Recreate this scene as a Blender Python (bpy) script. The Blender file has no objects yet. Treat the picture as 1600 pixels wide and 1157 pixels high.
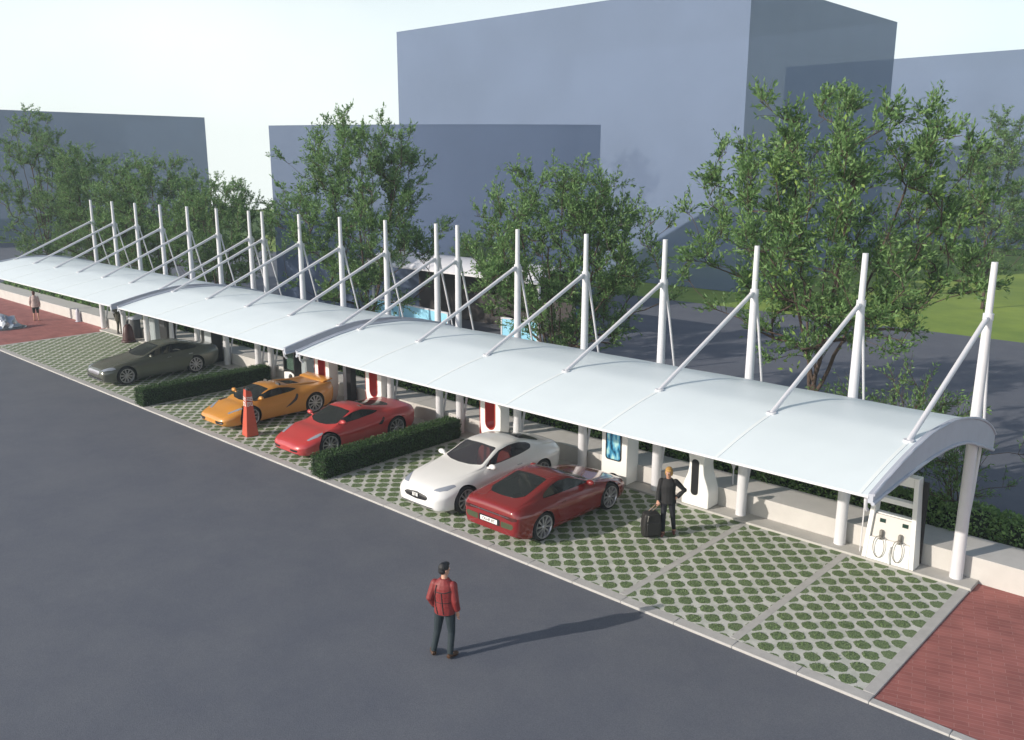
import bpy, bmesh, math, random
import numpy as np
from mathutils import Vector, Matrix
from mathutils.bvhtree import BVHTree

# ------------------------------------------------------------------ camera, sky, sun, exposure
S = bpy.context.scene
COL = S.collection
R = math.radians
cd = bpy.data.cameras.new("camera"); cam = bpy.data.objects.new("camera", cd); COL.objects.link(cam)
cd.sensor_fit = 'HORIZONTAL'; cd.sensor_width = 36.0; cd.lens = 18.0 * 1384.2 / 800.0
cd.clip_start = 0.2; cd.clip_end = 2000
cam.location = (4.504, -13.399, 8.6)
cam.rotation_euler = (math.pi / 2 - 0.2310, 0, 0.7500)
S.camera = cam

SUN_EL = R(21.2); SUN_DIR = Vector((0.41, 0.91, 0)).normalized()      # direction in which the light travels
trav = Vector((SUN_DIR.x * math.cos(SUN_EL), SUN_DIR.y * math.cos(SUN_EL), -math.sin(SUN_EL)))
sd = bpy.data.lights.new("sun", 'SUN'); sd.energy = 3.4; sd.angle = R(0.5); sd.color = (1.0, 0.91, 0.80)
so = bpy.data.objects.new("sun", sd); COL.objects.link(so)
so.rotation_euler = trav.to_track_quat('-Z', 'Y').to_euler(); so.location = (-20, -40, 30)

W = bpy.data.worlds.new("World"); S.world = W; W.use_nodes = True
nt = W.node_tree; nt.nodes.clear()
wo = nt.nodes.new('ShaderNodeOutputWorld'); wb = nt.nodes.new('ShaderNodeBackground')
sky = nt.nodes.new('ShaderNodeTexSky'); sky.sky_type = 'NISHITA'; sky.sun_disc = False
sky.sun_elevation = SUN_EL; sky.sun_rotation = math.atan2(-SUN_DIR.x, -SUN_DIR.y)
sky.air_density = 1.0; sky.dust_density = 2.0; sky.ozone_density = 2.0
tc = nt.nodes.new('ShaderNodeTexCoord'); sx = nt.nodes.new('ShaderNodeSeparateXYZ'); cx = nt.nodes.new('ShaderNodeCombineXYZ')
mx = nt.nodes.new('ShaderNodeMath'); mx.operation = 'MAXIMUM'; mx.inputs[1].default_value = 0.03
nt.links.new(tc.outputs['Generated'], sx.inputs[0])
nt.links.new(sx.outputs[0], cx.inputs[0]); nt.links.new(sx.outputs[1], cx.inputs[1])
nt.links.new(sx.outputs[2], mx.inputs[0]); nt.links.new(mx.outputs[0], cx.inputs[2])
nt.links.new(cx.outputs[0], sky.inputs[0])
# thin high veil of cloud: pale, mixed in more towards the horizon
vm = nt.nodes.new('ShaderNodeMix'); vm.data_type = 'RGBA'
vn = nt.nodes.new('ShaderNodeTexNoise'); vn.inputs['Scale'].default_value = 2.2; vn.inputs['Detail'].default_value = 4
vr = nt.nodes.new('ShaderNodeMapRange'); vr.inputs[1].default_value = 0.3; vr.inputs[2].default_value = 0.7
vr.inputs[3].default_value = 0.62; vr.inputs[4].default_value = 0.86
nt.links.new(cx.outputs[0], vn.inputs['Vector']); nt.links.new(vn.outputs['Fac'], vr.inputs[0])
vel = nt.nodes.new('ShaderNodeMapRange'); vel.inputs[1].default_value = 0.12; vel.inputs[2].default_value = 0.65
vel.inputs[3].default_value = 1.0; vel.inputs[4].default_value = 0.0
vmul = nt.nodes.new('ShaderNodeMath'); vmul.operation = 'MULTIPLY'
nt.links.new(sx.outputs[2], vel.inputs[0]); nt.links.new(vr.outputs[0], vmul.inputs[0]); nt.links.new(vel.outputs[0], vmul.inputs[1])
# (brightened overhead, out of frame, as added ambient light; dimmer low down)
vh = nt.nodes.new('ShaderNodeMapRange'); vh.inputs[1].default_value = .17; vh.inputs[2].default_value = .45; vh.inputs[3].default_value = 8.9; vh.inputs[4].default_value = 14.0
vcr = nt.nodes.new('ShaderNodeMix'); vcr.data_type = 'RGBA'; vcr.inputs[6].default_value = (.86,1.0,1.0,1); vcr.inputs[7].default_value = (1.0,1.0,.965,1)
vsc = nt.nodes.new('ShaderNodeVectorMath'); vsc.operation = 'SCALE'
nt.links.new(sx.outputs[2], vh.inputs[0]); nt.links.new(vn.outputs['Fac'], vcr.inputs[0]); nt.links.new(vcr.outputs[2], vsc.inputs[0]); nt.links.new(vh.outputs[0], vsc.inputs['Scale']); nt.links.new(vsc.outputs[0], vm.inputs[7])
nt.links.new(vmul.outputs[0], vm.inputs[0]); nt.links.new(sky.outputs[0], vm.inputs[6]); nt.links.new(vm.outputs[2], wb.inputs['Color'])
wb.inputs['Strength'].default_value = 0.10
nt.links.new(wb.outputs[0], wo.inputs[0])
vs = S.view_settings; vs.view_transform = 'Standard'; vs.look = 'None'; vs.exposure = 0.52; vs.gamma = 1.0; vs.use_curve_mapping = False
S.cycles.transparent_max_bounces = 24

# ------------------------------------------------------------------ helpers
class MB:
    """collects shapes that become ONE mesh object"""
    def __init__(s): s.v = []; s.f = []; s.m = []
    def add(s, vs, fs, m=0):
        o = len(s.v); s.v += [tuple(p) for p in vs]; s.f += [tuple(i + o for i in f) for f in fs]; s.m += [m] * len(fs); return s
    def box(s, x0, y0, z0, x1, y1, z1, m=0):
        return s.add([(x0,y0,z0),(x1,y0,z0),(x1,y1,z0),(x0,y1,z0),(x0,y0,z1),(x1,y0,z1),(x1,y1,z1),(x0,y1,z1)],
                     [(0,3,2,1),(4,5,6,7),(0,1,5,4),(1,2,6,5),(2,3,7,6),(3,0,4,7)], m)
    def tube(s, pts, rad, n=8, m=0, cap=True, ell=None):
        pts = [Vector(p) for p in pts]; k = len(pts)
        if not hasattr(rad, '__len__'): rad = [rad] * k
        vs = []; prev = None
        for i, p in enumerate(pts):
            t = (pts[min(i+1, k-1)] - pts[max(i-1, 0)])
            t = t.normalized() if t.length > 1e-9 else Vector((0,0,1))
            if prev is None:
                u = t.cross(Vector((0,1,0)) if abs(t.y) < .9 else Vector((1,0,0))).normalized()
            else:
                u = prev - t * prev.dot(t); u = u.normalized() if u.length > 1e-6 else t.orthogonal().normalized()
            prev = u; w = t.cross(u)
            r = rad[i]; ra, rb = (r if hasattr(r, '__len__') else (r, r))
            for j in range(n):
                a = 2*math.pi*j/n; vs.append(p + u*(math.cos(a)*ra) + w*(math.sin(a)*rb))
        fs = [(i*n+j, i*n+(j+1)%n, (i+1)*n+(j+1)%n, (i+1)*n+j) for i in range(k-1) for j in range(n)]
        if cap: fs += [tuple(range(n-1,-1,-1)), tuple((k-1)*n+j for j in range(n))]
        return s.add(vs, fs, m)
    def lathe(s, prof, n=24, c=(0,0,0), axis='z', m=0):
        vs = []
        for r, h in prof:
            for j in range(n):
                a = 2*math.pi*j/n; p = (r*math.cos(a), r*math.sin(a), h)
                if axis == 'x': p = (p[2], p[0], p[1])
                vs.append((p[0]+c[0], p[1]+c[1], p[2]+c[2]))
        k = len(prof)
        fs = [(i*n+j, i*n+(j+1)%n, (i+1)*n+(j+1)%n, (i+1)*n+j) for i in range(k-1) for j in range(n)]
        if prof[0][0] > 1e-6: fs.append(tuple(range(n-1,-1,-1)))
        if prof[-1][0] > 1e-6: fs.append(tuple((k-1)*n+j for j in range(n)))
        return s.add(vs, fs, m)
    def prism(s, poly, a, b, plane='xz', m=0):
        """closed outline extruded from a to b along the missing axis"""
        n = len(poly)
        def P(p, h): return {'xz': (p[0], h, p[1]), 'yz': (h, p[0], p[1]), 'xy': (p[0], p[1], h)}[plane]
        return s.add([P(p, a) for p in poly] + [P(p, b) for p in poly],
                     [tuple(range(n)), tuple(range(2*n-1, n-1, -1))] + [(i, i+n, (i+1)%n+n, (i+1)%n) for i in range(n)], m)
    def ball(s, c, r, n=12, m=0):
        rx, ry, rz = r if hasattr(r, '__len__') else (r, r, r)
        vs = [(c[0], c[1], c[2]-rz)]; k = n//2
        for i in range(1, k):
            a = -math.pi/2 + math.pi*i/k
            for j in range(n):
                b = 2*math.pi*j/n; vs.append((c[0]+rx*math.cos(a)*math.cos(b), c[1]+ry*math.cos(a)*math.sin(b), c[2]+rz*math.sin(a)))
        vs.append((c[0], c[1], c[2]+rz)); t = len(vs)-1
        fs = [(0, 1+(j+1)%n, 1+j) for j in range(n)]
        for i in range(k-2):
            for j in range(n):
                a = 1+i*n+j; b = 1+i*n+(j+1)%n; fs.append((a, b, b+n, a+n))
        fs += [(t, 1+(k-2)*n+j, 1+(k-2)*n+(j+1)%n) for j in range(n)]
        return s.add(vs, fs, m)
    def mesh(s, name, fix=True):
        me = bpy.data.meshes.new(name); me.from_pydata(s.v, [], s.f)
        if any(s.m): me.polygons.foreach_set('material_index', s.m)
        if fix:
            bm = bmesh.new(); bm.from_mesh(me); bmesh.ops.recalc_face_normals(bm, faces=bm.faces); bm.to_mesh(me); bm.free()
        me.update(); return me
    def build(s, name, mats, parent=None, smooth=None, bevel=0, fix=True):
        return link(name, s.mesh(name, fix), mats, parent, smooth, bevel)

def link(name, me, mats, parent=None, smooth=None, bevel=0):
    o = bpy.data.objects.new(name, me); COL.objects.link(o)
    if not isinstance(mats, (list, tuple)): mats = [mats]
    if len(me.materials) == 0:
        for m in mats: me.materials.append(m)
    if parent: o.parent = parent
    if bevel:
        b = o.modifiers.new('bevel', 'BEVEL'); b.width = bevel; b.segments = 2; b.limit_method = 'ANGLE'; b.angle_limit = R(40)
        smooth = smooth or 35
    if smooth:
        me.polygons.foreach_set('use_smooth', [True]*len(me.polygons))
        if smooth < 180:
            me.set_sharp_from_angle(angle=R(smooth))
    return o

def tag(o, label, cat, group=None, kind=None):
    o['label'] = label; o['category'] = cat
    if group: o['group'] = group
    if kind: o['kind'] = kind
    return o
def thing(name, label, cat, loc=(0,0,0), rz=0, group=None):
    o = bpy.data.objects.new(name, None); COL.objects.link(o); o.location = loc; o.rotation_euler = (0,0,rz)
    o.empty_display_size = 0.2
    return tag(o, label, cat, group)
def struct(o): o['kind'] = 'structure'; return o
def dup(o, parent=None):
    c = o.copy(); COL.objects.link(c)
    if parent: c.parent = parent
    for ch in list(o.children): dup(ch, c)
    return c

# ------------------------------------------------------------------ materials
def mat(name, col, rough=0.6, metal=0.0, noise=0.0, nscale=8.0, bump=0.0, bscale=60.0, coat=0.0, spec=0.5):
    m = bpy.data.materials.new(name); m.use_nodes = True; n = m.node_tree.nodes; l = m.node_tree.links
    b = n['Principled BSDF']; b.inputs['Base Color'].default_value = (*col, 1); b.inputs['Roughness'].default_value = rough
    b.inputs['Metallic'].default_value = metal; b.inputs['Coat Weight'].default_value = coat; b.inputs['Coat Roughness'].default_value = 0.05
    b.inputs['Specular IOR Level'].default_value = spec
    if noise or bump:
        t = n.new('ShaderNodeTexCoord')
    if noise:
        x = n.new('ShaderNodeTexNoise'); x.inputs['Scale'].default_value = nscale; x.inputs['Detail'].default_value = 6; x.inputs['Roughness'].default_value = .65
        l.new(t.outputs['Object'], x.inputs['Vector'])
        r = n.new('ShaderNodeMapRange'); r.inputs[1].default_value = .3; r.inputs[2].default_value = .7
        r.inputs[3].default_value = 1-noise; r.inputs[4].default_value = 1+noise; l.new(x.outputs['Fac'], r.inputs[0])
        v = n.new('ShaderNodeVectorMath'); v.operation = 'SCALE'; v.inputs[0].default_value = col; l.new(r.outputs[0], v.inputs['Scale'])
        l.new(v.outputs[0], b.inputs['Base Color'])
    if bump:
        x = n.new('ShaderNodeTexNoise'); x.inputs['Scale'].default_value = bscale; x.inputs['Detail'].default_value = 5
        l.new(t.outputs['Object'], x.inputs['Vector'])
        u = n.new('ShaderNodeBump'); u.inputs['Strength'].default_value = bump; u.inputs['Distance'].default_value = .02
        l.new(x.outputs['Fac'], u.inputs['Height']); l.new(u.outputs[0], b.inputs['Normal'])
    return m
def nodes_of(m): return m.node_tree.nodes, m.node_tree.links, m.node_tree.nodes['Principled BSDF']

def leaf_mat(name, c0, c1, trans=0.35):
    m = bpy.data.materials.new(name); m.use_nodes = True; n = m.node_tree.nodes; l = m.node_tree.links; n.clear()
    o = n.new('ShaderNodeOutputMaterial'); g = n.new('ShaderNodeNewGeometry'); r = n.new('ShaderNodeMix'); r.data_type = 'RGBA'
    r.inputs[6].default_value = (*c0, 1); r.inputs[7].default_value = (*c1, 1); l.new(g.outputs['Random Per Island'], r.inputs[0])
    d = n.new('ShaderNodeBsdfPrincipled'); d.inputs['Roughness'].default_value = .55; t = n.new('ShaderNodeBsdfTranslucent'); x = n.new('ShaderNodeMixShader')
    d.inputs['Specular IOR Level'].default_value = .3
    x.inputs[0].default_value = trans
    l.new(r.outputs[2], d.inputs['Base Color']); l.new(r.outputs[2], t.inputs['Color'])
    l.new(d.outputs[0], x.inputs[1]); l.new(t.outputs[0], x.inputs[2]); l.new(x.outputs[0], o.inputs[0])
    return m

def glass_mat(name, tint, alpha):
    m = bpy.data.materials.new(name); m.use_nodes = True; n = m.node_tree.nodes; l = m.node_tree.links; n.clear()
    o = n.new('ShaderNodeOutputMaterial'); t = n.new('ShaderNodeBsdfTransparent'); t.inputs[0].default_value = (.55,.6,.6,1)
    p = n.new('ShaderNodeBsdfPrincipled'); p.inputs['Base Color'].default_value = (*tint, 1); p.inputs['Roughness'].default_value = .08
    x = n.new('ShaderNodeMixShader'); x.inputs[0].default_value = alpha
    l.new(t.outputs[0], x.inputs[1]); l.new(p.outputs[0], x.inputs[2]); l.new(x.outputs[0], o.inputs[0]); return m

M = {}
M['white_steel'] = mat('white painted steel', (.62,.62,.65), .38, noise=.03, nscale=3)
M['membrane'] = mat('white roof membrane', (.72,.785,.80), .42, noise=.02, nscale=1.2, bump=.03, bscale=2.5)
M['fascia'] = mat('pale grey fascia', (.42,.445,.51), .5, noise=.05, nscale=3)
M['seam'] = mat('white seam tape', (.78,.82,.81), .5)
M['stone'] = mat('pale kerb stone', (.42,.41,.40), .8, noise=.10, nscale=3, bump=.25, bscale=50)
M['concrete'] = mat('planter concrete', (.50,.485,.465), .8, noise=.06, nscale=2, bump=.12, bscale=40)
M['charger_white'] = mat('charger white shell', (.80,.80,.79), .3, coat=.3)
M['charger_grey'] = mat('charger grey panel', (.62,.60,.57), .45)
M['charger_red'] = mat('charger red liner', (.46,.045,.035), .35, coat=.2)
M['black'] = mat('black plastic', (.012,.012,.014), .4)
M['dark_grey'] = mat('dark grey casing', (.045,.048,.055), .45)
M['cable'] = mat('grey cable', (.22,.21,.19), .5)
M['rubber'] = mat('tyre rubber', (.018,.018,.02), .75, bump=.1, bscale=40)
M['rim'] = mat('alloy rim', (.55,.53,.58), .28, metal=.75)
M['rim_dark'] = mat('rim well', (.03,.03,.035), .6)
M['lamp_glass'] = mat('lamp lens', (.27,.30,.36), .10, coat=.6)
M['lamp_dark'] = mat('lamp housing', (.05,.055,.065), .2)
M['plate'] = mat('number plate white', (.78,.78,.76), .4)
M['ink'] = mat('plate lettering', (.03,.03,.035), .5)
M['chrome'] = mat('chrome trim', (.7,.7,.72), .18, metal=1)
M['tail'] = mat('tail lamp', (.07,.018,.016), .15, coat=.5)
M['glass'] = glass_mat('car glass', (.035,.042,.045), .62)
M['glass_clear'] = glass_mat('lighter car glass', (.10,.10,.12), .42)
M['cabin'] = mat('cabin lining', (.03,.03,.032), .8)
M['seat_dark'] = mat('dark seat', (.05,.047,.045), .7)
M['seat_tan'] = mat('tan seat', (.30,.24,.18), .7)
M['seat_red'] = mat('red seat', (.50,.045,.035), .6)
# ------------------------------------------------------------------ the ground
def asphalt():
    m = mat('asphalt', (.068,.068,.074), .85); n, l, b = nodes_of(m)
    t = n.new('ShaderNodeTexCoord')
    a = n.new('ShaderNodeTexNoise'); a.inputs['Scale'].default_value = .55; a.inputs['Detail'].default_value = 8; a.inputs['Roughness'].default_value = .7
    f = n.new('ShaderNodeTexNoise'); f.inputs['Scale'].default_value = 55; f.inputs['Detail'].default_value = 3
    l.new(t.outputs['Object'], a.inputs['Vector']); l.new(t.outputs['Object'], f.inputs['Vector'])
    r = n.new('ShaderNodeValToRGB'); r.color_ramp.elements[0].position = .34; r.color_ramp.elements[1].position = .68
    r.color_ramp.elements[0].color = (.091,.100,.126,1); r.color_ramp.elements[1].color = (.117,.125,.146,1); l.new(a.outputs['Fac'], r.inputs[0])
    q = n.new('ShaderNodeMapRange'); q.inputs[1].default_value = .3; q.inputs[2].default_value = .7; q.inputs[3].default_value = .78; q.inputs[4].default_value = 1.2
    l.new(f.outputs['Fac'], q.inputs[0]); v = n.new('ShaderNodeVectorMath'); v.operation = 'SCALE'
    l.new(r.outputs[0], v.inputs[0]); l.new(q.outputs[0], v.inputs['Scale']); l.new(v.outputs[0], b.inputs['Base Color'])
    u = n.new('ShaderNodeBump'); u.inputs['Strength'].default_value = .35; u.inputs['Distance'].default_value = .01
    l.new(f.outputs['Fac'], u.inputs['Height']); l.new(u.outputs[0], b.inputs['Normal']); return m

def paver():
    m = mat('grass pavers', (.4,.4,.4), .85); n, l, b = nodes_of(m)
    t = n.new('ShaderNodeTexCoord'); mp = n.new('ShaderNodeMapping'); mp.vector_type = 'POINT'
    mp.inputs['Rotation'].default_value = (0,0,R(45)); k = 1/.357; mp.inputs['Scale'].default_value = (k,k,k); mp.inputs['Location'].default_value = (.35,.55,0)
    dn = n.new('ShaderNodeTexNoise'); dn.inputs['Scale'].default_value = 9; dn.inputs['Detail'].default_value = 4
    l.new(t.outputs['Object'], dn.inputs['Vector'])
    ds = n.new('ShaderNodeVectorMath'); ds.operation = 'MULTIPLY_ADD'; ds.inputs[1].default_value = (.09,.09,0); 
    l.new(dn.outputs['Color'], ds.inputs[0]); l.new(t.outputs['Object'], ds.inputs[2]); l.new(ds.outputs[0], mp.inputs[0])
    sp = n.new('ShaderNodeSeparateXYZ'); l.new(mp.outputs[0], sp.inputs[0])
    def ax(i, s):
        f = n.new('ShaderNodeMath'); f.operation = 'FRACT'; l.new(sp.outputs[i], f.inputs[0])
        s1 = n.new('ShaderNodeMath'); s1.operation = 'SUBTRACT'; s1.inputs[1].default_value = .5; l.new(f.outputs[0], s1.inputs[0])
        a1 = n.new('ShaderNodeMath'); a1.operation = 'ABSOLUTE'; l.new(s1.outputs[0], a1.inputs[0])
        d1 = n.new('ShaderNodeMath'); d1.operation = 'DIVIDE'; d1.inputs[1].default_value = s; l.new(a1.outputs[0], d1.inputs[0])
        p1 = n.new('ShaderNodeMath'); p1.operation = 'POWER'; p1.inputs[1].default_value = 2.5; l.new(d1.outputs[0], p1.inputs[0]); return p1
    A = ax(0, .415); B = ax(1, .405)
    ad = n.new('ShaderNodeMath'); ad.operation = 'ADD'; l.new(A.outputs[0], ad.inputs[0]); l.new(B.outputs[0], ad.inputs[1])
    gn = n.new('ShaderNodeTexNoise'); gn.inputs['Scale'].default_value = 40; gn.inputs['Detail'].default_value = 5; l.new(t.outputs['Object'], gn.inputs['Vector'])
    g2 = n.new('ShaderNodeMath'); g2.operation = 'MULTIPLY_ADD'; g2.inputs[1].default_value = .8; g2.inputs[2].default_value = -.4
    l.new(gn.outputs['Fac'], g2.inputs[0]); a2 = n.new('ShaderNodeMath'); a2.operation = 'ADD'; l.new(ad.outputs[0], a2.inputs[0]); l.new(g2.outputs[0], a2.inputs[1])
    cell = n.new('ShaderNodeMapRange'); cell.inputs[1].default_value = .93; cell.inputs[2].default_value = 1.07; cell.inputs[3].default_value = 1; cell.inputs[4].default_value = 0
    cell.interpolation_type = 'SMOOTHSTEP'; l.new(a2.outputs[0], cell.inputs[0])
    # concrete web, mottled, with a little moss
    wn = n.new('ShaderNodeTexNoise'); wn.inputs['Scale'].default_value = 2.3; wn.inputs['Detail'].default_value = 8; wn.inputs['Roughness'].default_value = .7
    l.new(t.outputs['Object'], wn.inputs['Vector'])
    cr = n.new('ShaderNodeValToRGB'); e = cr.color_ramp.elements; e[0].position = .35; e[0].color = (.38,.40,.355,1); e[1].position = .62; e[1].color = (.55,.55,.52,1)
    l.new(wn.outputs['Fac'], cr.inputs[0])
    gr = n.new('ShaderNodeValToRGB'); e = gr.color_ramp.elements; e[0].position = .3; e[0].color = (.07,.11,.045,1); e[1].position = .72; e[1].color = (.20,.27,.13,1)
    l.new(gn.outputs['Fac'], gr.inputs[0])
    mx_ = n.new('ShaderNodeMix'); mx_.data_type = 'RGBA'; l.new(cell.outputs[0], mx_.inputs[0]); l.new(cr.outputs[0], mx_.inputs[6]); l.new(gr.outputs[0], mx_.inputs[7])
    l.new(mx_.outputs[2], b.inputs['Base Color'])
    h = n.new('ShaderNodeMath'); h.operation = 'MULTIPLY'; l.new(cell.outputs[0], h.inputs[0]); l.new(gn.outputs['Fac'], h.inputs[1])
    u = n.new('ShaderNodeBump'); u.inputs['Strength'].default_value = .8; u.inputs['Distance'].default_value = .04; l.new(h.outputs[0], u.inputs['Height']); l.new(u.outputs[0], b.inputs['Normal'])
    return m

def brick():
    m = mat('red brick paving', (.3,.1,.09), .8); n, l, b = nodes_of(m)
    t = n.new('ShaderNodeTexCoord'); mp = n.new('ShaderNodeMapping'); mp.inputs['Rotation'].default_value = (0,0,R(-18))
    l.new(t.outputs['Object'], mp.inputs[0])
    x = n.new('ShaderNodeTexBrick'); x.inputs['Scale'].default_value = 1; x.inputs['Brick Width'].default_value = .42; x.inputs['Row Height'].default_value = .115
    x.inputs['Mortar Size'].default_value = .006; x.inputs['Mortar Smooth'].default_value = .3; x.inputs['Color1'].default_value = (.27,.085,.075,1); x.inputs['Color2'].default_value = (.335,.115,.10,1)
    x.inputs['Mortar'].default_value = (.36,.17,.15,1); l.new(mp.outputs[0], x.inputs[0])
    z = n.new('ShaderNodeTexNoise'); z.inputs['Scale'].default_value = 1.5; z.inputs['Detail'].default_value = 7; l.new(t.outputs['Object'], z.inputs['Vector'])
    q = n.new('ShaderNodeMapRange'); q.inputs[1].default_value = .3; q.inputs[2].default_value = .7; q.inputs[3].default_value = .8; q.inputs[4].default_value = 1.15; l.new(z.outputs['Fac'], q.inputs[0])
    v = n.new('ShaderNodeVectorMath'); v.operation = 'SCALE'; l.new(x.outputs['Color'], v.inputs[0]); l.new(q.outputs[0], v.inputs['Scale']); l.new(v.outputs[0], b.inputs['Base Color'])
    u = n.new('ShaderNodeBump'); u.inputs['Strength'].default_value = .35; u.inputs['Distance'].default_value = .01; u.invert = True; l.new(x.outputs['Fac'], u.inputs['Height']); l.new(u.outputs[0], b.inputs['Normal'])
    return m

def lawn_mat():
    m = mat('lawn', (.1,.17,.03), .9); n, l, b = nodes_of(m); t = n.new('ShaderNodeTexCoord')
    a = n.new('ShaderNodeTexNoise'); a.inputs['Scale'].default_value = .12; a.inputs['Detail'].default_value = 9; a.inputs['Roughness'].default_value = .7; l.new(t.outputs['Object'], a.inputs['Vector'])
    r = n.new('ShaderNodeValToRGB'); e = r.color_ramp.elements; e[0].position = .3; e[0].color = (.12,.20,.025,1); e[1].position = .7; e[1].color = (.27,.36,.045,1); l.new(a.outputs['Fac'], r.inputs[0])
    l.new(r.outputs[0], b.inputs['Base Color'])
    f = n.new('ShaderNodeTexNoise'); f.inputs['Scale'].default_value = 8; l.new(t.outputs['Object'], f.inputs['Vector'])
    u = n.new('ShaderNodeBump'); u.inputs['Strength'].default_value = .5; u.inputs['Distance'].default_value = .05; l.new(f.outputs['Fac'], u.inputs['Height']); l.new(u.outputs[0], b.inputs['Normal']); return m

# lawn: one sheet with a soft rise towards its far rim
def lawn():
    vs = [(0,0,-.18)]; fs = []; n = 96; rings = [8,20,35,50,65,80,95,105,112,118,124,128,131]
    for r in rings:
        for j in range(n):
            a = 2*math.pi*j/n; x = -10 + r*math.cos(a); y = 10 + r*math.sin(a)
            z = -.18
            if r > 60: z += .35*math.sin(a*5+1)*min(1,(r-60)/40) + 1.1*max(0,(r-80)/45)**1.2*(r < 127)
            if r >= 128: z = -.6 - (r-128)*.9
            vs.append((x, y, min(z, 1.6)))
    fs = [(0, 1+j, 1+(j+1)%n) for j in range(n)]
    for i in range(len(rings)-1):
        for j in range(n):
            a = 1+i*n+j; b = 1+i*n+(j+1)%n; fs.append((a, a+n, b+n, b))
    mb = MB().add(vs, fs); struct(mb.build('lawn', lawn_mat(), smooth=180))
lawn()
ROADZ = -.05
struct(MB().add([(-104,-30,ROADZ),(70,-30,ROADZ),(70,34.9,ROADZ),(-104,34.9,ROADZ)], [(0,1,2,3)]).build('road', asphalt()))
X0, X1 = -42.0, 0.0
pav = MB().box(X0+.2, .26, -.17, X1-.2, 5.26, -.004); struct(pav.build('stall_paving', paver()))
kb = MB(); random.seed(1)
x = -90.0
while x < 16:
    x2 = min(x+1.25, 16); kb.box(x+.003, 0, -.17, x2-.003, .26 if X0-.1 < x < X1-.5 else .17, -.002 if X0-.1 < x < X1-.5 else -.012); x = x2
struct(kb.build('kerb', M['stone'], bevel=.012))
st = MB()
st.box(X1-.2, .262, -.17, X1, 5.26, 0); st.box(X0, .262, -.17, X0+.2, 5.26, 0)
for xx in (-2.60, -5.13): st.box(xx-.085, .262, -.1, xx+.085, 5.255, .0)
for xx in (-15.43, -26.5): st.box(xx-.42, .262, -.1, xx+.42, 5.255, .001)
struct(st.build('paving_strip', M['stone'], bevel=.008))
struct(MB().box(X0-.4, 5.263, -.17, X1+.02, 5.80, .045).build('platform', mat('platform concrete', (.43,.42,.40), .75, noise=.06, nscale=2), bevel=.01))
BR = brick()
struct(MB().box(.003, .174, -.17, 16, 5.80, -.035).build('pavement', BR))
struct(MB().box(-90, .174, -.17, X0-.003, 5.262, -.035).build('pavement', BR))
struct(MB().box(-90, 5.262, -.17, X0-.403, 5.80, -.035).build('pavement', BR))

pw = MB(); xs = [-90, -74, -58, -50, -42, -34, -26, -18, -10, -2, 6, 16]
for a, b in zip(xs, xs[1:]): pw.box(a+.002, 5.802, -.17, b-.002, 6.95, .52)
tag(pw.build('planter_wall', M['concrete'], bevel=.012), 'long low pale concrete bench wall running behind the masts and chargers', 'wall')

# ------------------------------------------------------------------ massing blocks behind
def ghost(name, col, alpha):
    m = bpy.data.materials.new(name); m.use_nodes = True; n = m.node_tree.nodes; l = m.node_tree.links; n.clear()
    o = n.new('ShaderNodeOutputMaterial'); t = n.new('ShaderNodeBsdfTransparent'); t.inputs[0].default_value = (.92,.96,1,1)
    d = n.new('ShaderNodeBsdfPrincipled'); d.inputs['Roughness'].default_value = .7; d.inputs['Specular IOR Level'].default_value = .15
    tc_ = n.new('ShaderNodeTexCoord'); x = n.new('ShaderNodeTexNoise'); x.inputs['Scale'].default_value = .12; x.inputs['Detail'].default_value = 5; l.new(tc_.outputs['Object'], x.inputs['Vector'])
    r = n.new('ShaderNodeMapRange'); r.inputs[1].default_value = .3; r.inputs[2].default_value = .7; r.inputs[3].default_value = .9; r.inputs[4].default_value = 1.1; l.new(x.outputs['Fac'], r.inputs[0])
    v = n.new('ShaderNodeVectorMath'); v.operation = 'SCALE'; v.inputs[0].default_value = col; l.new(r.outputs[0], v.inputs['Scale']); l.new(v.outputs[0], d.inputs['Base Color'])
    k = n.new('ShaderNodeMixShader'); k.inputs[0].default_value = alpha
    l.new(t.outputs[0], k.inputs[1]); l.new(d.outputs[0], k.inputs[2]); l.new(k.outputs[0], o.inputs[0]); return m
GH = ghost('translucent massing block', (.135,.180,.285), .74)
def block(name, label, poly, z1):
    mb = MB(); n = len(poly); vs = [(p[0],p[1],-.1) for p in poly] + [(p[0],p[1],z1) for p in poly]
    mb.add(vs, [tuple(range(n,2*n))] + [(i,(i+1)%n,(i+1)%n+n,i+n) for i in range(n)])
    tag(mb.build(name, GH, smooth=25), label, 'building')
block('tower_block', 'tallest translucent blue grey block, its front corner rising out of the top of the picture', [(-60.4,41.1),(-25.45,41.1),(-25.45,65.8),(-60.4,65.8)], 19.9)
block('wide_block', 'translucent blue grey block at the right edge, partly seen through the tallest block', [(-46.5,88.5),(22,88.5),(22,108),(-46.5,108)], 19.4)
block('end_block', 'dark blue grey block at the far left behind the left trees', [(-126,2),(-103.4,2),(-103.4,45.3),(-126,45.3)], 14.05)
def wp(depth, r):
    F = Vector((-.6816,.7317)); Rr = Vector((.7317,.6816)); p = Vector((4.504,-13.399)) + F*depth + Rr*r; return (p.x, p.y)
K_ = .86
def arc(i):
    f = i/14; r = -16.5 + 22.4*f; d = .22*interp0([(-17.6,67.9),(-13.2,62.9),(-8.8,60.2),(-4.6,59.2),(-1.0,59.9),(2.6,61.8),(6.3,65.2)], r) + .78*(64.3-.05*r); return wp((d-3.2)*K_, r*K_)
def interp0(tab, x):
    xs = [t[0] for t in tab]; ys = [t[1] for t in tab]; c = np.polyfit(xs, ys, 4); return float(np.polyval(c, x))
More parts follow.
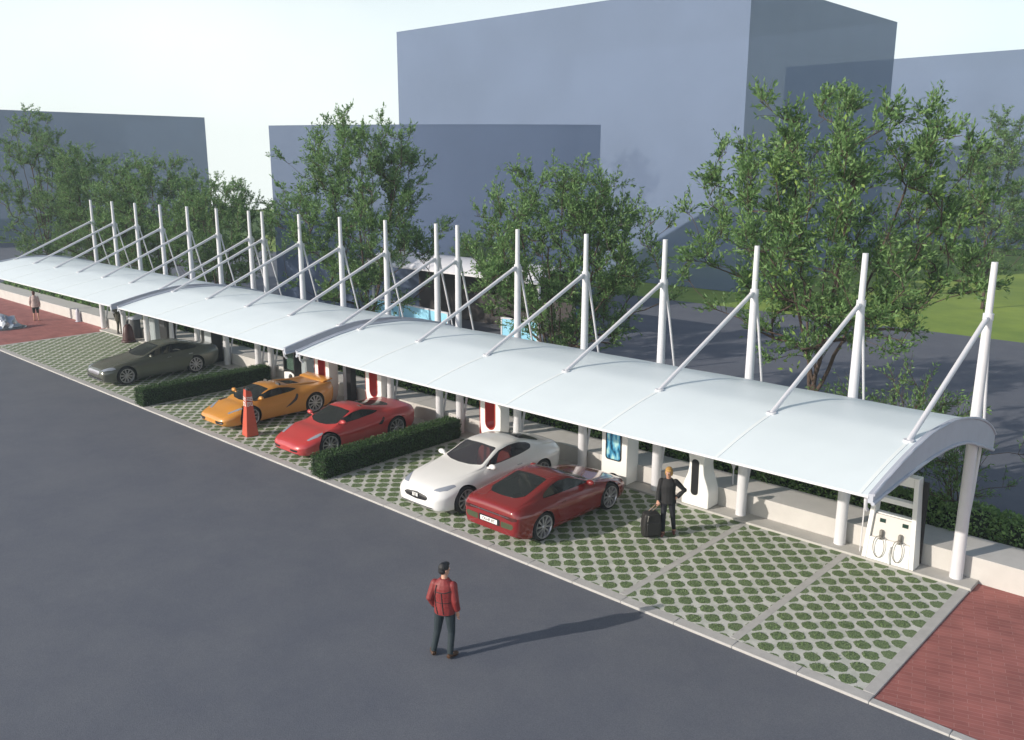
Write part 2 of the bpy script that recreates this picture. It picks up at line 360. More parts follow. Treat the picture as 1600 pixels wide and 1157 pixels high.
block('low_block', 'low translucent blue grey block with a bowed front behind the middle trees', [arc(i) for i in range(15)] + [wp(56.5, 4.2), wp(57,-6), wp(57.5,-13.3)], 10.65)
# ------------------------------------------------------------------ canopies
def interp(tab, x):
    xs = [t[0] for t in tab]; ys = [t[1] for t in tab]; n = len(xs)
    if x <= xs[0]: return ys[0]
    if x >= xs[-1]: return ys[-1]
    d = [(ys[i+1]-ys[i])/(xs[i+1]-xs[i]) for i in range(n-1)]
    ms = [d[0]] + [0 if d[i-1]*d[i] <= 0 else 2*d[i-1]*d[i]/(d[i-1]+d[i]) for i in range(1,n-1)] + [d[-1]]
    for i in range(n-1):
        if x <= xs[i+1]:
            h = xs[i+1]-xs[i]; t = (x-xs[i])/h
            return ys[i]*(1+2*t)*(1-t)**2 + ms[i]*h*t*(1-t)**2 + ys[i+1]*t*t*(3-2*t) + ms[i+1]*h*t*t*(t-1)
ROOF = [(-.25,3.585),(.6,3.775),(1.4,3.915),(2.3,4.01),(3.3,3.985),(4.4,3.82),(5.2,3.62),(5.75,3.42),(6.1,3.24),(6.35,3.06)]
LOW = [(-.25,3.47),(.6,3.52),(1.4,3.55),(2.3,3.565),(3.3,3.52),(4.4,3.36),(5.2,3.12),(5.75,2.94),(6.1,2.82),(6.35,2.74)]
YS = [-.25 + 6.60*i/40 for i in range(41)]
MY, CZ, TZ = 5.61, 5.66, 6.70
def canopy(label, x0, x1, masts):
    cxm = (x0+x1)/2
    t = thing('canopy', label, 'canopy', (cxm, MY, 0.045), 0, 'white membrane canopies in a row')
    def L(x, y, z): return (x-cxm, y-MY, z-.045)
    # membrane with a little sag between the ribs
    mb = MB(); nx = max(20, int((x1-x0)*5)); up = []; 
    for i in range(nx+1):
        x = x0 + (x1-x0)*i/nx
        d = min(abs(x-m) for m in masts); sg = -.018*min(1, d/1.2)**1.5
        for y in YS:
            up.append(L(x, y, interp(ROOF, y) + sg*math.sin(math.pi*min(1,max(0,(y+.25)/6.6)))))
    ny = len(YS); fs = [(i*ny+j, (i+1)*ny+j, (i+1)*ny+j+1, i*ny+j+1) for i in range(nx) for j in range(ny-1)]
    dn = [(p[0],p[1],p[2]-.03) for p in up]; o = len(up)
    fs2 = [tuple(k+o for k in reversed(f)) for f in fs]
    edge = [(j, j+1, o+j+1, o+j) for j in range(ny-1)] + [(nx*ny+j+1, nx*ny+j, o+nx*ny+j, o+nx*ny+j+1) for j in range(ny-1)]
    edge += [(i*ny, o+i*ny, o+(i+1)*ny, (i+1)*ny) for i in range(nx)] + [(i*ny+ny-1, (i+1)*ny+ny-1, o+(i+1)*ny+ny-1, o+i*ny+ny-1) for i in range(nx)]
    mb.add(up+dn, fs+fs2+edge); mb.build('roof_membrane', M['membrane'], t, smooth=50)
    # crescent fascias at both ends, with rolled rims
    for xa, xb in ((x1-.01, x1+.07), (x0-.07, x0+.01)):
        f = MB(); a = [(y, interp(ROOF,y)+.035) for y in YS]; b = [(y, interp(LOW,y)) for y in reversed(YS)]
        f.prism([(p[0]-MY, p[1]-.045) for p in a+b], xa-cxm, xb-cxm, 'yz')
        e = MB(); out = xb if xb > x1 else xa
        for k, tab in ((0, ROOF), (1, LOW)):
            e.tube([L(out, y, interp(tab,y)+(.03 if k == 0 else 0)) for y in YS], .028 if k == 0 else .035, 6)
        fo = f.build('fascia', M['fascia'], t, smooth=40); e.build('rim', M['fascia'], fo, smooth=60)
    for xx in (x0+.05, x1-.05):
        br = MB(); br.tube([L(xx, -.22, 3.52), L(xx, -.20, 3.38), L(xx,-.12,3.30)], .03, 6)
        br.build('eave_bracket', M['white_steel'], t, smooth=60)
    ev = MB(); ev.tube([L(x0, -.25, 3.56), L(x1, -.25, 3.56)], .018, 8); ev.build('eave_rail', M['white_steel'], t, smooth=60)
    first = None
    for mx_ in masts:
        q = MB(); q.tube([L(mx_,MY,.045), L(mx_,MY,3.0), L(mx_,MY,CZ)], [.132,.110,.086], 20); q.tube([L(mx_,MY,CZ), L(mx_,MY,TZ)], [.070,.062], 16)
        mo = q.build('mast', M['white_steel'], t, smooth=40)
        c = MB(); c.tube([L(mx_,MY,CZ-.10), L(mx_,MY,CZ+.03)], .10, 18); c.box(mx_-cxm-.03, -.20, CZ-.045-.16, mx_-cxm+.03, .16, CZ-.045-.04)
        c.build('collar', M['white_steel'], mo, smooth=40)
        q = MB(); q.tube([L(mx_,MY-.10,CZ-.06), L(mx_,1.75,interp(ROOF,1.75))], [.052,.045], 10); q.tube([L(mx_,1.75,interp(ROOF,1.75)-.03), L(mx_,1.75,interp(ROOF,1.75)+.03)], .09, 12)
        q.build('stay', M['white_steel'], t, smooth=50)
        q = MB(); q.tube([L(mx_,MY+.10,CZ-.06), L(mx_,6.32,3.12)], [.034,.030], 8); q.build('back_tie', M['white_steel'], t, smooth=50)
        q = MB(); q.tube([L(mx_,6.30,3.03), L(mx_,6.06,1.8), L(mx_,5.81,.6), L(mx_,5.74,.05)], [.028,.042,.034,.018], 8); q.build('ground_tie', M['white_steel'], t, smooth=50)
        # arched rib under the membrane and the seam above it
        q = MB(); q.tube([L(mx_, y, interp(ROOF,y)-.085) for y in YS[1:-1:2]], .045, 8); q.build('rib', M['white_steel'], t, smooth=60)
        q = MB(); yy = [y for y in YS if y <= 1.75]
        vs = []; 
        for y in yy: z = interp(ROOF,y)+.006; vs += [L(mx_-.032,y,z), L(mx_+.032,y,z)]
        vs2 = [(p[0],p[1],p[2]-.012) for p in vs]; k = len(vs)
        fs = [(2*i,2*i+1,2*i+3,2*i+2) for i in range(len(yy)-1)]
        fs += [(2*i,2*i+2,2*i+2+k,2*i+k) for i in range(len(yy)-1)] + [(2*i+1,2*i+1+k,2*i+3+k,2*i+3) for i in range(len(yy)-1)]
        q.add(vs+vs2, fs); q.build('seam', M['seam'], t, smooth=60)
DX = 2.521
canopy('white canopy at the right end, its crescent end facing the red paving', -15.66, -.23, [-.377-DX*i for i in range(7)])
canopy('short middle white canopy on five masts, between the two gaps in the row', -26.72, -16.32, [-16.473-DX*i for i in range(5)])
canopy('white canopy at the far left end of the row, over the olive car', -42.82, -27.38, [-27.531-DX*i for i in range(7)])

# second charging shed on the far side of the back road
def shed():
    t = thing('charging_shed', 'distant shed with a white curved roof and dark back wall across the back road', 'shed', (-29.8, 18.9, -.12))
    prof = [(-1.1,3.15),(-.8,3.38),(-.2,3.60),(.6,3.70),(1.6,3.62),(2.3,3.4)]
    a = MB(); pts = prof + [(y, z-.08) for y, z in reversed(prof)]; a.prism(pts, -6.2, 6.9, 'yz'); a.build('roof', M['white_steel'], t, smooth=35)
    b = MB(); b.box(-6.0, 1.9, 0, 6.7, 2.05, 3.35); b.build('back_wall', mat('shed back wall', (.035,.03,.03), .7, noise=.1, nscale=2), t)
    for xx in (-6.0, 6.6):
        c = MB(); c.tube([(xx,-.7,0),(xx+.06,-.75,3.42)], .09, 10); c.build('post', M['white_steel'], t, smooth=50)
shed()
BL = mat('sky blue panel', (.28,.60,.78), .35, noise=.05, nscale=2)
def barrier(label, x, y, w, rz):
    t = thing('blue_barrier', label, 'barrier', (x, y, -.12), rz, 'sky blue barrier boards by the distant shed')
    a = MB(); a.box(-w/2, -.05, .10, w/2, .05, 1.15); a.build('panel', BL, t, bevel=.02)
    f = MB(); f.box(-w/2-.06,-.07,1.15,w/2+.06,.07,1.22); f.box(-w/2-.06,-.07,.03,w/2+.06,.07,.10); f.box(-w/2-.08,-.07,0,-w/2,.07,1.22); f.box(w/2,-.07,0,w/2+.08,.07,1.22); f.build('frame', M['white_steel'], t, bevel=.01)
barrier('sky blue barrier board furthest left, in front of the distant shed', -34.0, 17.7, 2.3, R(4))
barrier('longest sky blue barrier board, in front of the distant shed', -30.5, 17.3, 4.3, R(-6))
barrier('sky blue barrier board seen through the middle tree', -24.3, 18.2, 2.2, R(10))
barrier('small sky blue board on the asphalt right of the middle tree', -24.6, 22.0, 1.5, R(30))
# ------------------------------------------------------------------ vegetation
def leaves_mesh(P, Dr, ln, wd, rng, name):
    """P points (n,3), Dr unit directions (n,3): one folded lozenge leaf each"""
    n = len(P); rv = rng.normal(size=(n,3)); sdv = np.cross(Dr, rv); sdv /= np.linalg.norm(sdv,axis=1,keepdims=True)+1e-9
    nm = np.cross(sdv, Dr); ln = ln[:,None]; wd = wd[:,None]
    mid = P + Dr*ln*.45 + nm*wd*.18
    V = np.empty((n,4,3)); V[:,0] = P; V[:,1] = mid + sdv*wd*.5; V[:,2] = P + Dr*ln; V[:,3] = mid - sdv*wd*.5
    V = V.reshape(-1,3)
    me = bpy.data.meshes.new(name); me.vertices.add(4*n); me.vertices.foreach_set('co', V.ravel())
    me.loops.add(4*n); me.loops.foreach_set('vertex_index', np.arange(4*n, dtype=np.int32))
    me.polygons.add(n); me.polygons.foreach_set('loop_start', np.arange(0,4*n,4,dtype=np.int32))
    me.update(calc_edges=True); return me

BARK = mat('bark', (.075,.052,.04), .9, noise=.25, nscale=6, bump=.4, bscale=25)
LEAF = leaf_mat('tree leaf', (.085,.170,.055), (.205,.335,.12))
LEAF2 = leaf_mat('tree leaf fresh', (.15,.26,.05), (.27,.39,.10))
def norm(v): return v/(np.linalg.norm(v)+1e-9)
def tree_meshes(seed, prof, z0, na, leaf, twigs, per, lean=(0,0), fresh=0, gap=.0):
    rng = np.random.default_rng(seed); zs = [p[0] for p in prof]; rs = [p[1] for p in prof]
    nodes = [np.zeros(3)]; par = [-1]; 
    for i in range(1, 6):
        nodes.append(np.array([lean[0]*.1*i/5 + rng.normal()*.02, lean[1]*.1*i/5+rng.normal()*.02, z0*i/5])); par.append(i-1)
    top = nodes[-1]
    # attractors grouped in clumps, so that the crown breaks into light and dark masses
    nc = max(8, na//4); cl = []
    while len(cl) < nc:
        z = rng.uniform(zs[0], zs[-1]); r = np.interp(z, zs, rs)
        if rng.uniform() > (r/max(rs))**1.2: continue
        a = rng.uniform(0, 2*math.pi); q = r*math.sqrt(rng.uniform(.25, 1.0)); f = (z-z0)/(zs[-1]-z0)
        cl.append(np.array([q*math.cos(a)+lean[0]*f, q*math.sin(a)+lean[1]*f, z]))
    at = []
    for i in range(na):
        c = cl[i % nc]; at.append(c + rng.normal(size=3)*np.array([.55,.55,.45]))
    at = [a for a in at if a[2] > zs[0]-.3]
    at.sort(key=lambda a: np.linalg.norm(a-top))
    tips = []
    # main limbs first
    br = []; zt = zs[-1]; a0 = rng.uniform(0,6.28)
    for q in range(6):
        az = a0 + q*1.256 + rng.normal()*.2; fz = .62 + .16*rng.uniform() if q < 5 else .9; zz = z0 + (zt-z0)*fz
        rr = np.interp(zz, zs, rs)*(.55 if q < 5 else .1); tgt = np.array([rr*math.cos(az)+lean[0]*fz, rr*math.sin(az)+lean[1]*fz, zz])
        st = 5 if q % 3 else 4; p0 = nodes[st]; L = np.linalg.norm(tgt-p0); p1 = p0 + (tgt-p0)*.5 + np.array([0,0,-.06*L]) + rng.normal(size=3)*.1; k = int(L/.4); ids = [st]
        for s in range(1, k+1):
            t = s/k; nodes.append(p0*(1-t)**2 + p1*2*t*(1-t) + tgt*t*t + rng.normal(size=3)*.015); par.append(ids[-1]); ids.append(len(nodes)-1)
        br.append(ids); tips.append(ids[-1])
    for a in at:
        N = np.array(nodes); d = np.linalg.norm(N-a, axis=1); h = np.linalg.norm((N-a)[:,:2],axis=1)
        dz = a[2]-N[:,2]; cost = d + np.where(dz < .25*h, 3.0, 0) + np.where(np.arange(len(N)) < 4, 2.5, 0) + .22*np.linalg.norm(N-top,axis=1)
        j = int(np.argmin(cost)); p0 = nodes[j]; L = np.linalg.norm(a-p0)
        pd = norm(p0-nodes[par[j]]) if par[j] >= 0 else np.array([0,0,1.])
        p1 = p0 + (pd*.6+np.array([0,0,.35]))*L*.45; k = max(2, int(L/.38)); ids = [j]
        for s in range(1, k+1):
            t = s/k; q = p0*(1-t)**2 + p1*2*t*(1-t) + a*t*t + rng.normal(size=3)*.03*(s < k)
            nodes.append(q); par.append(ids[-1]); ids.append(len(nodes)-1)
        br.append(ids); tips.append(ids[-1])
    n = len(nodes); w = np.zeros(n)
    for t in tips: w[t] += 1
    E_ = 2.25; acc = np.zeros(n); 
    for i in range(n-1, -1, -1):
        acc[i] += w[i]
        if par[i] >= 0: acc[par[i]] += acc[i]
    rad = .0078*np.maximum(acc, .6)**(1/E_)
    mb = MB()
    mb.tube([nodes[i] for i in range(6)], [rad[i]*(1.5 if i == 0 else 1.0) for i in range(6)], 9)
    for ids in br:
        r = [min(rad[i], rad[ids[1]]*1.05) for i in ids]; mb.tube([nodes[i] for i in ids], r, 6 if r[0] > .03 else 4, cap=False)
    P = []; Dr = []; LN = []; 
    for t in tips:
        base = nodes[t]; pd = norm(base-nodes[par[t]])
        for q in range(twigs):
            rad_ = norm(base-np.array([0,0,z0])); dr = norm(pd*.35 + rad_*.45 + rng.normal(size=3)*.52 + np.array([0,0,.32])); st = base - pd*rng.uniform(0,.45)
            tl = rng.uniform(.30,.72); end = st + dr*tl - np.array([0,0,.05])
            mb.tube([st, (st+end)/2+rng.normal(size=3)*.02, end], [.007,.005,.003], 3, cap=False)
            for u in range(per):
                f = rng.uniform(.15, 1.05); pp = st + (end-st)*f + rng.normal(size=3)*.025
                P.append(pp); Dr.append(norm(dr*.85 + rng.normal(size=3)*.42 - np.array([0,0,.04])))
    P = np.array(P); Dr = np.array(Dr)
    lm = leaves_mesh(P, Dr, leaf*rng.uniform(.7,1.35,len(P)), leaf*rng.uniform(.30,.46,len(P)), rng, 'foliage')
    bmh = mb.mesh('trunk', fix=False); bmh.polygons.foreach_set('use_smooth', [True]*len(bmh.polygons))
    fm = None
    if fresh:
        k = []; 
        for i in range(fresh):
            t = tips[rng.integers(len(tips))]; b = nodes[t]
            for u in range(rng.integers(6, 22)):
                k.append(b + rng.normal(size=3)*np.array([.22,.22,.28]) - np.array([0,0,.1]))
        k = np.array(k); dd = rng.normal(size=k.shape)*.6 + np.array([0,0,-.5]); dd /= np.linalg.norm(dd,axis=1,keepdims=True)
        fm = leaves_mesh(k, dd, leaf*1.15*rng.uniform(.8,1.4,len(k)), leaf*.6*rng.uniform(.7,1.2,len(k)), rng, 'fresh_foliage')
    return bmh, lm, fm
def tree(name, label, loc, meshes, rz=0, sc=1.0, group='leafy trees behind the canopies'):
    t = thing(name, label, 'tree', loc, rz, group); t.scale = (sc, sc, sc)
    link('trunk', meshes[0], BARK, t); c = link('crown', meshes[1], LEAF, t)
    if meshes[2]: link('fresh_leaves', meshes[2], LEAF2, c)
    return t
TA = tree_meshes(3, [(4.0,1.3),(5.0,2.5),(6.0,3.1),(7.2,3.3),(8.6,3.0),(9.5,2.1),(10.2,1.1)], 2.9, 320, .13, 8, 16, lean=(.35,.1), fresh=70)
TB = tree_meshes(8, [(3.2,.8),(4.2,1.9),(5.2,2.9),(6.3,3.1),(7.6,2.6),(9.2,1.7),(10.4,.7)], 1.6, 360, .12, 8, 17)
TC = tree_meshes(14, [(2.6,1.0),(3.5,1.7),(4.6,2.45),(5.7,2.9),(6.9,2.3),(7.8,1.5),(8.4,.7)], 1.2, 340, .115, 8, 17)
TD = tree_meshes(21, [(2.6,1.2),(4.2,2.3),(6.0,2.6),(8.0,2.3),(10.0,1.5),(11.6,.6)], 2.0, 280, .135, 8, 15)
tree('broadleaf_tree', 'large open tree with bright leaf tufts, nearest the right end of the canopies', (-5.3, 8.9, -.12), TA)
tree('broadleaf_tree', 'domed tree standing behind the short middle canopy, left of the distant shed', (-24.4, 8.9, -.12), TB, 0)
tree('broadleaf_tree', 'broad round tree hiding the right end of the distant shed', (-14.2, 9.0, -.12), TC, 0)
tree('broadleaf_tree', 'slender tree on the lawn at the right edge of the picture', (-11.0, 45.5, -.2), TD, R(40), .97)
tree('broadleaf_tree', 'tallest of the trees at the far left, by the left edge', (-59.4, 9.2, -.12), TD, R(160), 1.0)
tree('broadleaf_tree', 'tree second from the left edge in the far left clump', (-51.2, 9.2, -.12), TB, R(100), .90)
tree('broadleaf_tree', 'tree in the middle of the far left clump, before the dark end block', (-43.2, 9.2, -.12), TC, R(200), 1.04)
tree('broadleaf_tree', 'low spreading tree at the right end of the far left clump', (-37.2, 9.4, -.12), TC, R(75), .92)
tree('broadleaf_tree', 'low bushy tree at the foot of the far left clump, between its two middle trees', (-46.6, 10.2, -.12), TC, R(300), .68)
tree('broadleaf_tree', 'low bushy tree at the left foot of the far left clump', (-54.5, 10.2, -.12), TC, R(140), .66)
tree('broadleaf_tree', 'dim tree seen through the tallest block, left', (-69, 76, -.1), TC, R(20), 1.25, 'dim trees seen through the tallest block')
tree('broadleaf_tree', 'dim tree seen through the tallest block, right', (-62, 80, -.1), TB, R(140), .95, 'dim trees seen through the tallest block')
tree('broadleaf_tree', 'small bluish tree before the low bowed block, above the distant shed', (-31.5, 22.6, -.1), TC, R(250), .55)

# hedges
HG = leaf_mat('hedge leaf', (.10,.19,.06), (.24,.38,.13), .25)
HD = leaf_mat('clipped hedge leaf', (.026,.062,.018), (.070,.140,.046), .2)
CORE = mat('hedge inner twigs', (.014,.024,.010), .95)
def surf_leaves(rng, n, bx, size, jit):
    """leaf points on top and sides of a box (x0,y0,z0,x1,y1,z1)"""
    x0,y0,z0,x1,y1,z1 = bx; X,Y,Z = x1-x0,y1-y0,z1-z0
    ar = np.array([X*Y, X*Z, X*Z, Y*Z, Y*Z]); f = rng.choice(5, n, p=ar/ar.sum()); u = rng.uniform(size=n); v = rng.uniform(size=n)
    P = np.zeros((n,3)); N = np.zeros((n,3))
    for k,(a,nv) in enumerate([('t',(0,0,1)),('f',(0,-1,0)),('b',(0,1,0)),('l',(-1,0,0)),('r',(1,0,0))]):
        m = f == k; N[m] = nv
        if a == 't': P[m] = np.stack([x0+X*u[m], y0+Y*v[m], np.full(m.sum(), z1)],1)
        if a == 'f': P[m] = np.stack([x0+X*u[m], np.full(m.sum(), y0), z0+Z*v[m]],1)
        if a == 'b': P[m] = np.stack([x0+X*u[m], np.full(m.sum(), y1), z0+Z*v[m]],1)
        if a == 'l': P[m] = np.stack([np.full(m.sum(), x0), y0+Y*u[m], z0+Z*v[m]],1)
        if a == 'r': P[m] = np.stack([np.full(m.sum(), x1), y0+Y*u[m], z0+Z*v[m]],1)
    P = P + N*rng.normal(size=(n,1))*jit; D = N*.55 + rng.normal(size=(n,3))*.6 + np.array([0,0,.15]); D /= np.linalg.norm(D,axis=1,keepdims=True)
    return P, D
rng = np.random.default_rng(5)
# clipped dark hedges between the bays (one mesh, two things)
hb = (-.29, .06, 0, .29, 5.3, .60)
P, D = surf_leaves(rng, 15000, hb, .04, .022)
hl = leaves_mesh(P, D, .052*rng.uniform(.7,1.3,len(P)), .028*rng.uniform(.7,1.3,len(P)), rng, 'foliage')
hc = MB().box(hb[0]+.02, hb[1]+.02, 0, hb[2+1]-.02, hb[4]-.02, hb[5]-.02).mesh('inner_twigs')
for x, lab in ((-15.45, 'clipped dark green box hedge between the red and the white car'), (-26.48, 'clipped dark green box hedge between the olive and the yellow car')):
    t = thing('box_hedge', lab, 'hedge', (x, 0, .0), 0, 'clipped hedges between the bays'); link('foliage', hl, HD, t); link('inner_twigs', hc, CORE, t)
# loose hedge behind the planter wall: rounded clumps
PP = []; DD = []; LL = []; core = MB()
x = -62.0
while x < 9:
    w = rng.uniform(.55,.95); near = x > -9; hz = rng.uniform(.52,.68); c = np.array([x, 7.62+rng.normal()*.06, .40]); rr = np.array([w*.62, .62, hz])
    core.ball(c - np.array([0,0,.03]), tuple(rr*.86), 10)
    n = int((1300 if near else 420 if x > -25 else 200)*w); d = rng.normal(size=(n,3)); d[:,2] = np.abs(d[:,2])*1.0-.15; d /= np.linalg.norm(d,axis=1,keepdims=True)
    PP.append(c + d*rr*rng.uniform(.86,1.06,(n,1))); q = d*.6 + rng.normal(size=(n,3))*.55; DD.append(q/np.linalg.norm(q,axis=1,keepdims=True))
    LL.append(np.full(n, .085 if near else .13 if x > -25 else .18)*rng.uniform(.7,1.3,n)); x += w*.62
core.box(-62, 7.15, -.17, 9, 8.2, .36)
P = np.concatenate(PP); D = np.concatenate(DD); Ls = np.concatenate(LL)
t = thing('loose_hedge', 'long loose leafy green hedge growing behind the concrete bench wall', 'hedge', (0,0,0))
link('foliage', leaves_mesh(P, D, Ls, Ls*.62, rng, 'foliage'), HG, t); core.build('inner_twigs', CORE, t, smooth=60)

# young trees standing in the loose hedge
def sapling(seed, prof, z0, na, leaf): return tree_meshes(seed, prof, z0, na, leaf, 6, 11)
SA = sapling(31, [(.9,.6),(1.4,1.1),(2.0,1.25),(2.6,.9),(3.1,.4)], .7, 80, .10)
SB = sapling(37, [(.8,.4),(1.2,.75),(1.7,.7),(2.2,.3)], .6, 22, .10)
tree('young_tree', 'young spreading tree growing out of the hedge behind the twin-nozzle dispenser', (-2.55, 7.9, .1), SA, 0, 1.0, 'young trees in the hedge')
tree('young_tree', 'thin young tree in the hedge just right of the end mast', (-1.1, 7.95, .1), SB, R(50), 1.0, 'young trees in the hedge')

# short grass standing in the cells of the nearer pavers
k_ = 1/.357; c45 = math.sqrt(.5); rg = np.random.default_rng(77); P = []
for i in range(-90, 70):
    for j in range(-90, 40):
        a = (i+.5-.35)/k_; b = (j+.5-.55)/k_; x = a*c45 + b*c45 - .045; y = -a*c45 + b*c45 - .045
        if not (-21 < x < -.3 and .36 < y < 5.2): continue
        if min(abs(x+2.60), abs(x+5.13)) < .13 or abs(x+15.43) < .50: continue
        n = 46 if x > -11 else 26
        u = rg.uniform(-1,1,(n,2)); u = u[(np.abs(u[:,0])**2.3 + np.abs(u[:,1])**2.3) < 1]*.142
        P.append(np.stack([x + u[:,0]*c45 + u[:,1]*c45, y - u[:,0]*c45 + u[:,1]*c45, np.full(len(u), -.006)], 1))
P = np.concatenate(P); D = rg.normal(size=P.shape)*.45 + np.array([0,0,1]); D /= np.linalg.norm(D,axis=1,keepdims=True)
GB = leaf_mat('paver grass blade', (.075,.13,.045), (.20,.29,.12), .25)
o = link('grass', leaves_mesh(P, D, .042*rg.uniform(.6,1.4,len(P)), .012*rg.uniform(.7,1.3,len(P)), rg, 'grass'), GB)
tag(o, 'short grass growing in the cells of the concrete pavers', 'grass', kind='stuff')
# ------------------------------------------------------------------ cars
def catmull(pts, sub):
    out = []; n = len(pts)
    for i in range(n-1):
        p0 = pts[max(i-1,0)]; p1 = pts[i]; p2 = pts[i+1]; p3 = pts[min(i+2,n-1)]
        if i == 0: p0 = (2*p1[0]-p2[0], p1[1]) if abs(p1[0]) > 1e-6 else (-p2[0], p2[1])
        if i == n-2: p3 = (-p1[0], p1[1])
        for k in range(sub):
            t = k/sub; q = []
            for c in (0,1):
                q.append(.5*((2*p1[c]) + (-p0[c]+p2[c])*t + (2*p0[c]-5*p1[c]+4*p2[c]-p3[c])*t*t + (-p0[c]+3*p1[c]-3*p2[c]+p3[c])*t**3))
            out.append(tuple(q))
    out.append(pts[-1]); return out
def section(sp, s, inset=0):
    g = lambda k: interp(sp[k], s)
    zc, zs, zb, wm, wr = g('roof'), g('belt'), g('sill'), g('wide'), g('top')
    wbt = wm*g('tuck'); zm = zb + (zs-zb)*.52
    zc = max(zc, zs+.02)
    if inset:
        zc -= inset; wr -= inset*.8; wbt -= inset; wm -= inset; zs = min(zs, zc-.03)
    cr = .045*min(1,(zc-zs)/.25) + .012
    P = [(0, zb), (wm*.80, zb), (wm*.955, zb+.05), (wm, zm), (wm*.992, zm+(zs-zm)*.55), (wbt, zs), ((wbt*.46+wr*.54), zs+(zc-cr-zs)*.55), (wr, zc-cr), (wr*.55, zc-cr*.28), (0, zc)]
    return P
def loft(rings, cap=True):
    mb = MB(); n = len(rings[0])
    for r in rings: mb.v += r
    k = len(rings)
    fs = [(i*n+j, i*n+(j+1)%n, (i+1)*n+(j+1)%n, (i+1)*n+j) for i in range(k-1) for j in range(n)]
    mb.f = fs; mb.m = [0]*len(fs)
    if cap:
        for i, rev in ((0, False), (k-1, True)):
            c = np.mean(np.array(rings[i]), axis=0); mb.v.append(tuple(c)); ci = len(mb.v)-1
            for j in range(n):
                a, b = i*n+j, i*n+(j+1)%n; mb.f.append((ci, b, a) if not rev else (ci, a, b)); mb.m.append(0)
    return mb
def ring(half, y): 
    r = [(x, y, z) for x, z in half]; l = [(-x, y, z) for x, z in half[-2:0:-1]]
    return r + l
def body_mesh(sp):
    L = sp['L']; ss = [0,.012,.03,.06,.10,.15]; s = .22
    while s < L-.16: ss.append(s); s += .075
    ss += [L-.15, L-.10, L-.06, L-.03, L-.012, L]
    rings = []
    for s in ss:
        h = catmull(section(sp, s), 3); rings.append(ring(h, s-L/2))
    return loft(rings)
def cavity_mesh(sp):
    L = sp['L']; a, b = sp['cab']; rings = []
    for i in range(25):
        s = a + (b-a)*i/24; P = section(sp, s, .05); zf = .40; half = [(0,zf), (P[4][0]*.90, zf), (P[4][0]*.93, zf+.1), P[5], P[6], P[7], P[8], P[9]]
        rings.append(ring(catmull(half, 2), s-L/2))
    return loft(rings)
def bool_diff(o, cutters):
    """cut one opening after another; an opening that upsets the solver is nudged and tried again"""
    def vol(me):
        b = bmesh.new(); b.from_mesh(me); v = abs(b.calc_volume()); b.free(); return v
    v0 = vol(o.data)
    for c in cutters:
        for k in range(5):
            c.location = (.0013*k, .0021*k, -.0017*k)
            m = o.modifiers.new('cut', 'BOOLEAN'); m.operation = 'DIFFERENCE'; m.solver = 'EXACT' if k < 4 else 'FAST'; m.object = c; m.material_mode = 'TRANSFER'
            m.use_hole_tolerant = k in (2, 3)
            bpy.context.view_layer.update()
            dg = bpy.context.evaluated_depsgraph_get(); me = bpy.data.meshes.new_from_object(o.evaluated_get(dg)); o.modifiers.clear(); v = vol(me)
            if .45*v0 < v <= v0*1.001: o.data = me; v0 = v; break
            print('CUT', o.parent['label'][:20], c.name, k, v0, v)
        bpy.data.objects.remove(c, do_unlink=True)
def patch(bvh, poly, view, off, step=.05, skirt=.012, mirror=False):
    """a thin shell following the body: outline poly seen from 'side' (y,z), 'top' (x,y), 'front'/'rear' (x,z)"""
    bm = bmesh.new(); vs = [bm.verts.new((p[0], p[1], 0)) for p in poly]; bm.faces.new(vs)
    for ax in (0,1):
        lo = min(p[ax] for p in poly); hi = max(p[ax] for p in poly); k = max(1, int((hi-lo)/step))
        for i in range(1, k+1):
            c = lo + (hi-lo)*i/(k+1); co = [0,0,0]; co[ax] = c; no = [0,0,0]; no[ax] = 1
            bmesh.ops.bisect_plane(bm, geom=bm.verts[:]+bm.edges[:]+bm.faces[:], plane_co=co, plane_no=no, dist=1e-5)
    for v in bm.verts:
        a, b = v.co.x, v.co.y
        if view == 'side': o, d = Vector((3,a,b)), Vector((-1,0,0))
        elif view == 'top': o, d = Vector((a,b,4)), Vector((0,0,-1))
        elif view == 'front': o, d = Vector((a,-6,b)), Vector((0,1,0))
        else: o, d = Vector((a,6,b)), Vector((0,-1,0))
        h = bvh.ray_cast(o, d)
        if h[0] is None:
            h = bvh.find_nearest(o + d*(3-.9 if view == 'side' else 4-.9 if view == 'top' else 6-2.2))
        nn = h[1] if h[1].dot(d) < 0 else -h[1]
        v.co = h[0] + (nn*.6 - d*.4).normalized()*off
    bm.normal_update()
    for f in bm.faces:
        pass
    ref = {'side': Vector((1,0,0)), 'top': Vector((0,0,1)), 'front': Vector((0,-1,0)), 'rear': Vector((0,1,0))}[view]
    if sum(f.normal.dot(ref) for f in bm.faces) < 0: bmesh.ops.reverse_faces(bm, faces=bm.faces[:])
    bm.normal_update()
    be = [e for e in bm.edges if e.is_boundary]; nm = {v: v.normal.copy() for v in bm.verts}
    r = bmesh.ops.extrude_edge_only(bm, edges=be); 
    for g in r['geom']:
        if isinstance(g, bmesh.types.BMVert):
            # nearest original
            for e in g.link_edges:
                ov = e.other_vert(g)
                if ov in nm: g.co = ov.co - nm[ov]*skirt; break
    me = bpy.data.meshes.new('patch'); 
    if mirror:
        g = bmesh.ops.duplicate(bm, geom=bm.verts[:]+bm.edges[:]+bm.faces[:])['geom']
        for v in [x for x in g if isinstance(x, bmesh.types.BMVert)]: v.co.x = -v.co.x
        bmesh.ops.reverse_faces(bm, faces=[x for x in g if isinstance(x, bmesh.types.BMFace)])
    bm.to_mesh(me); bm.free(); return me
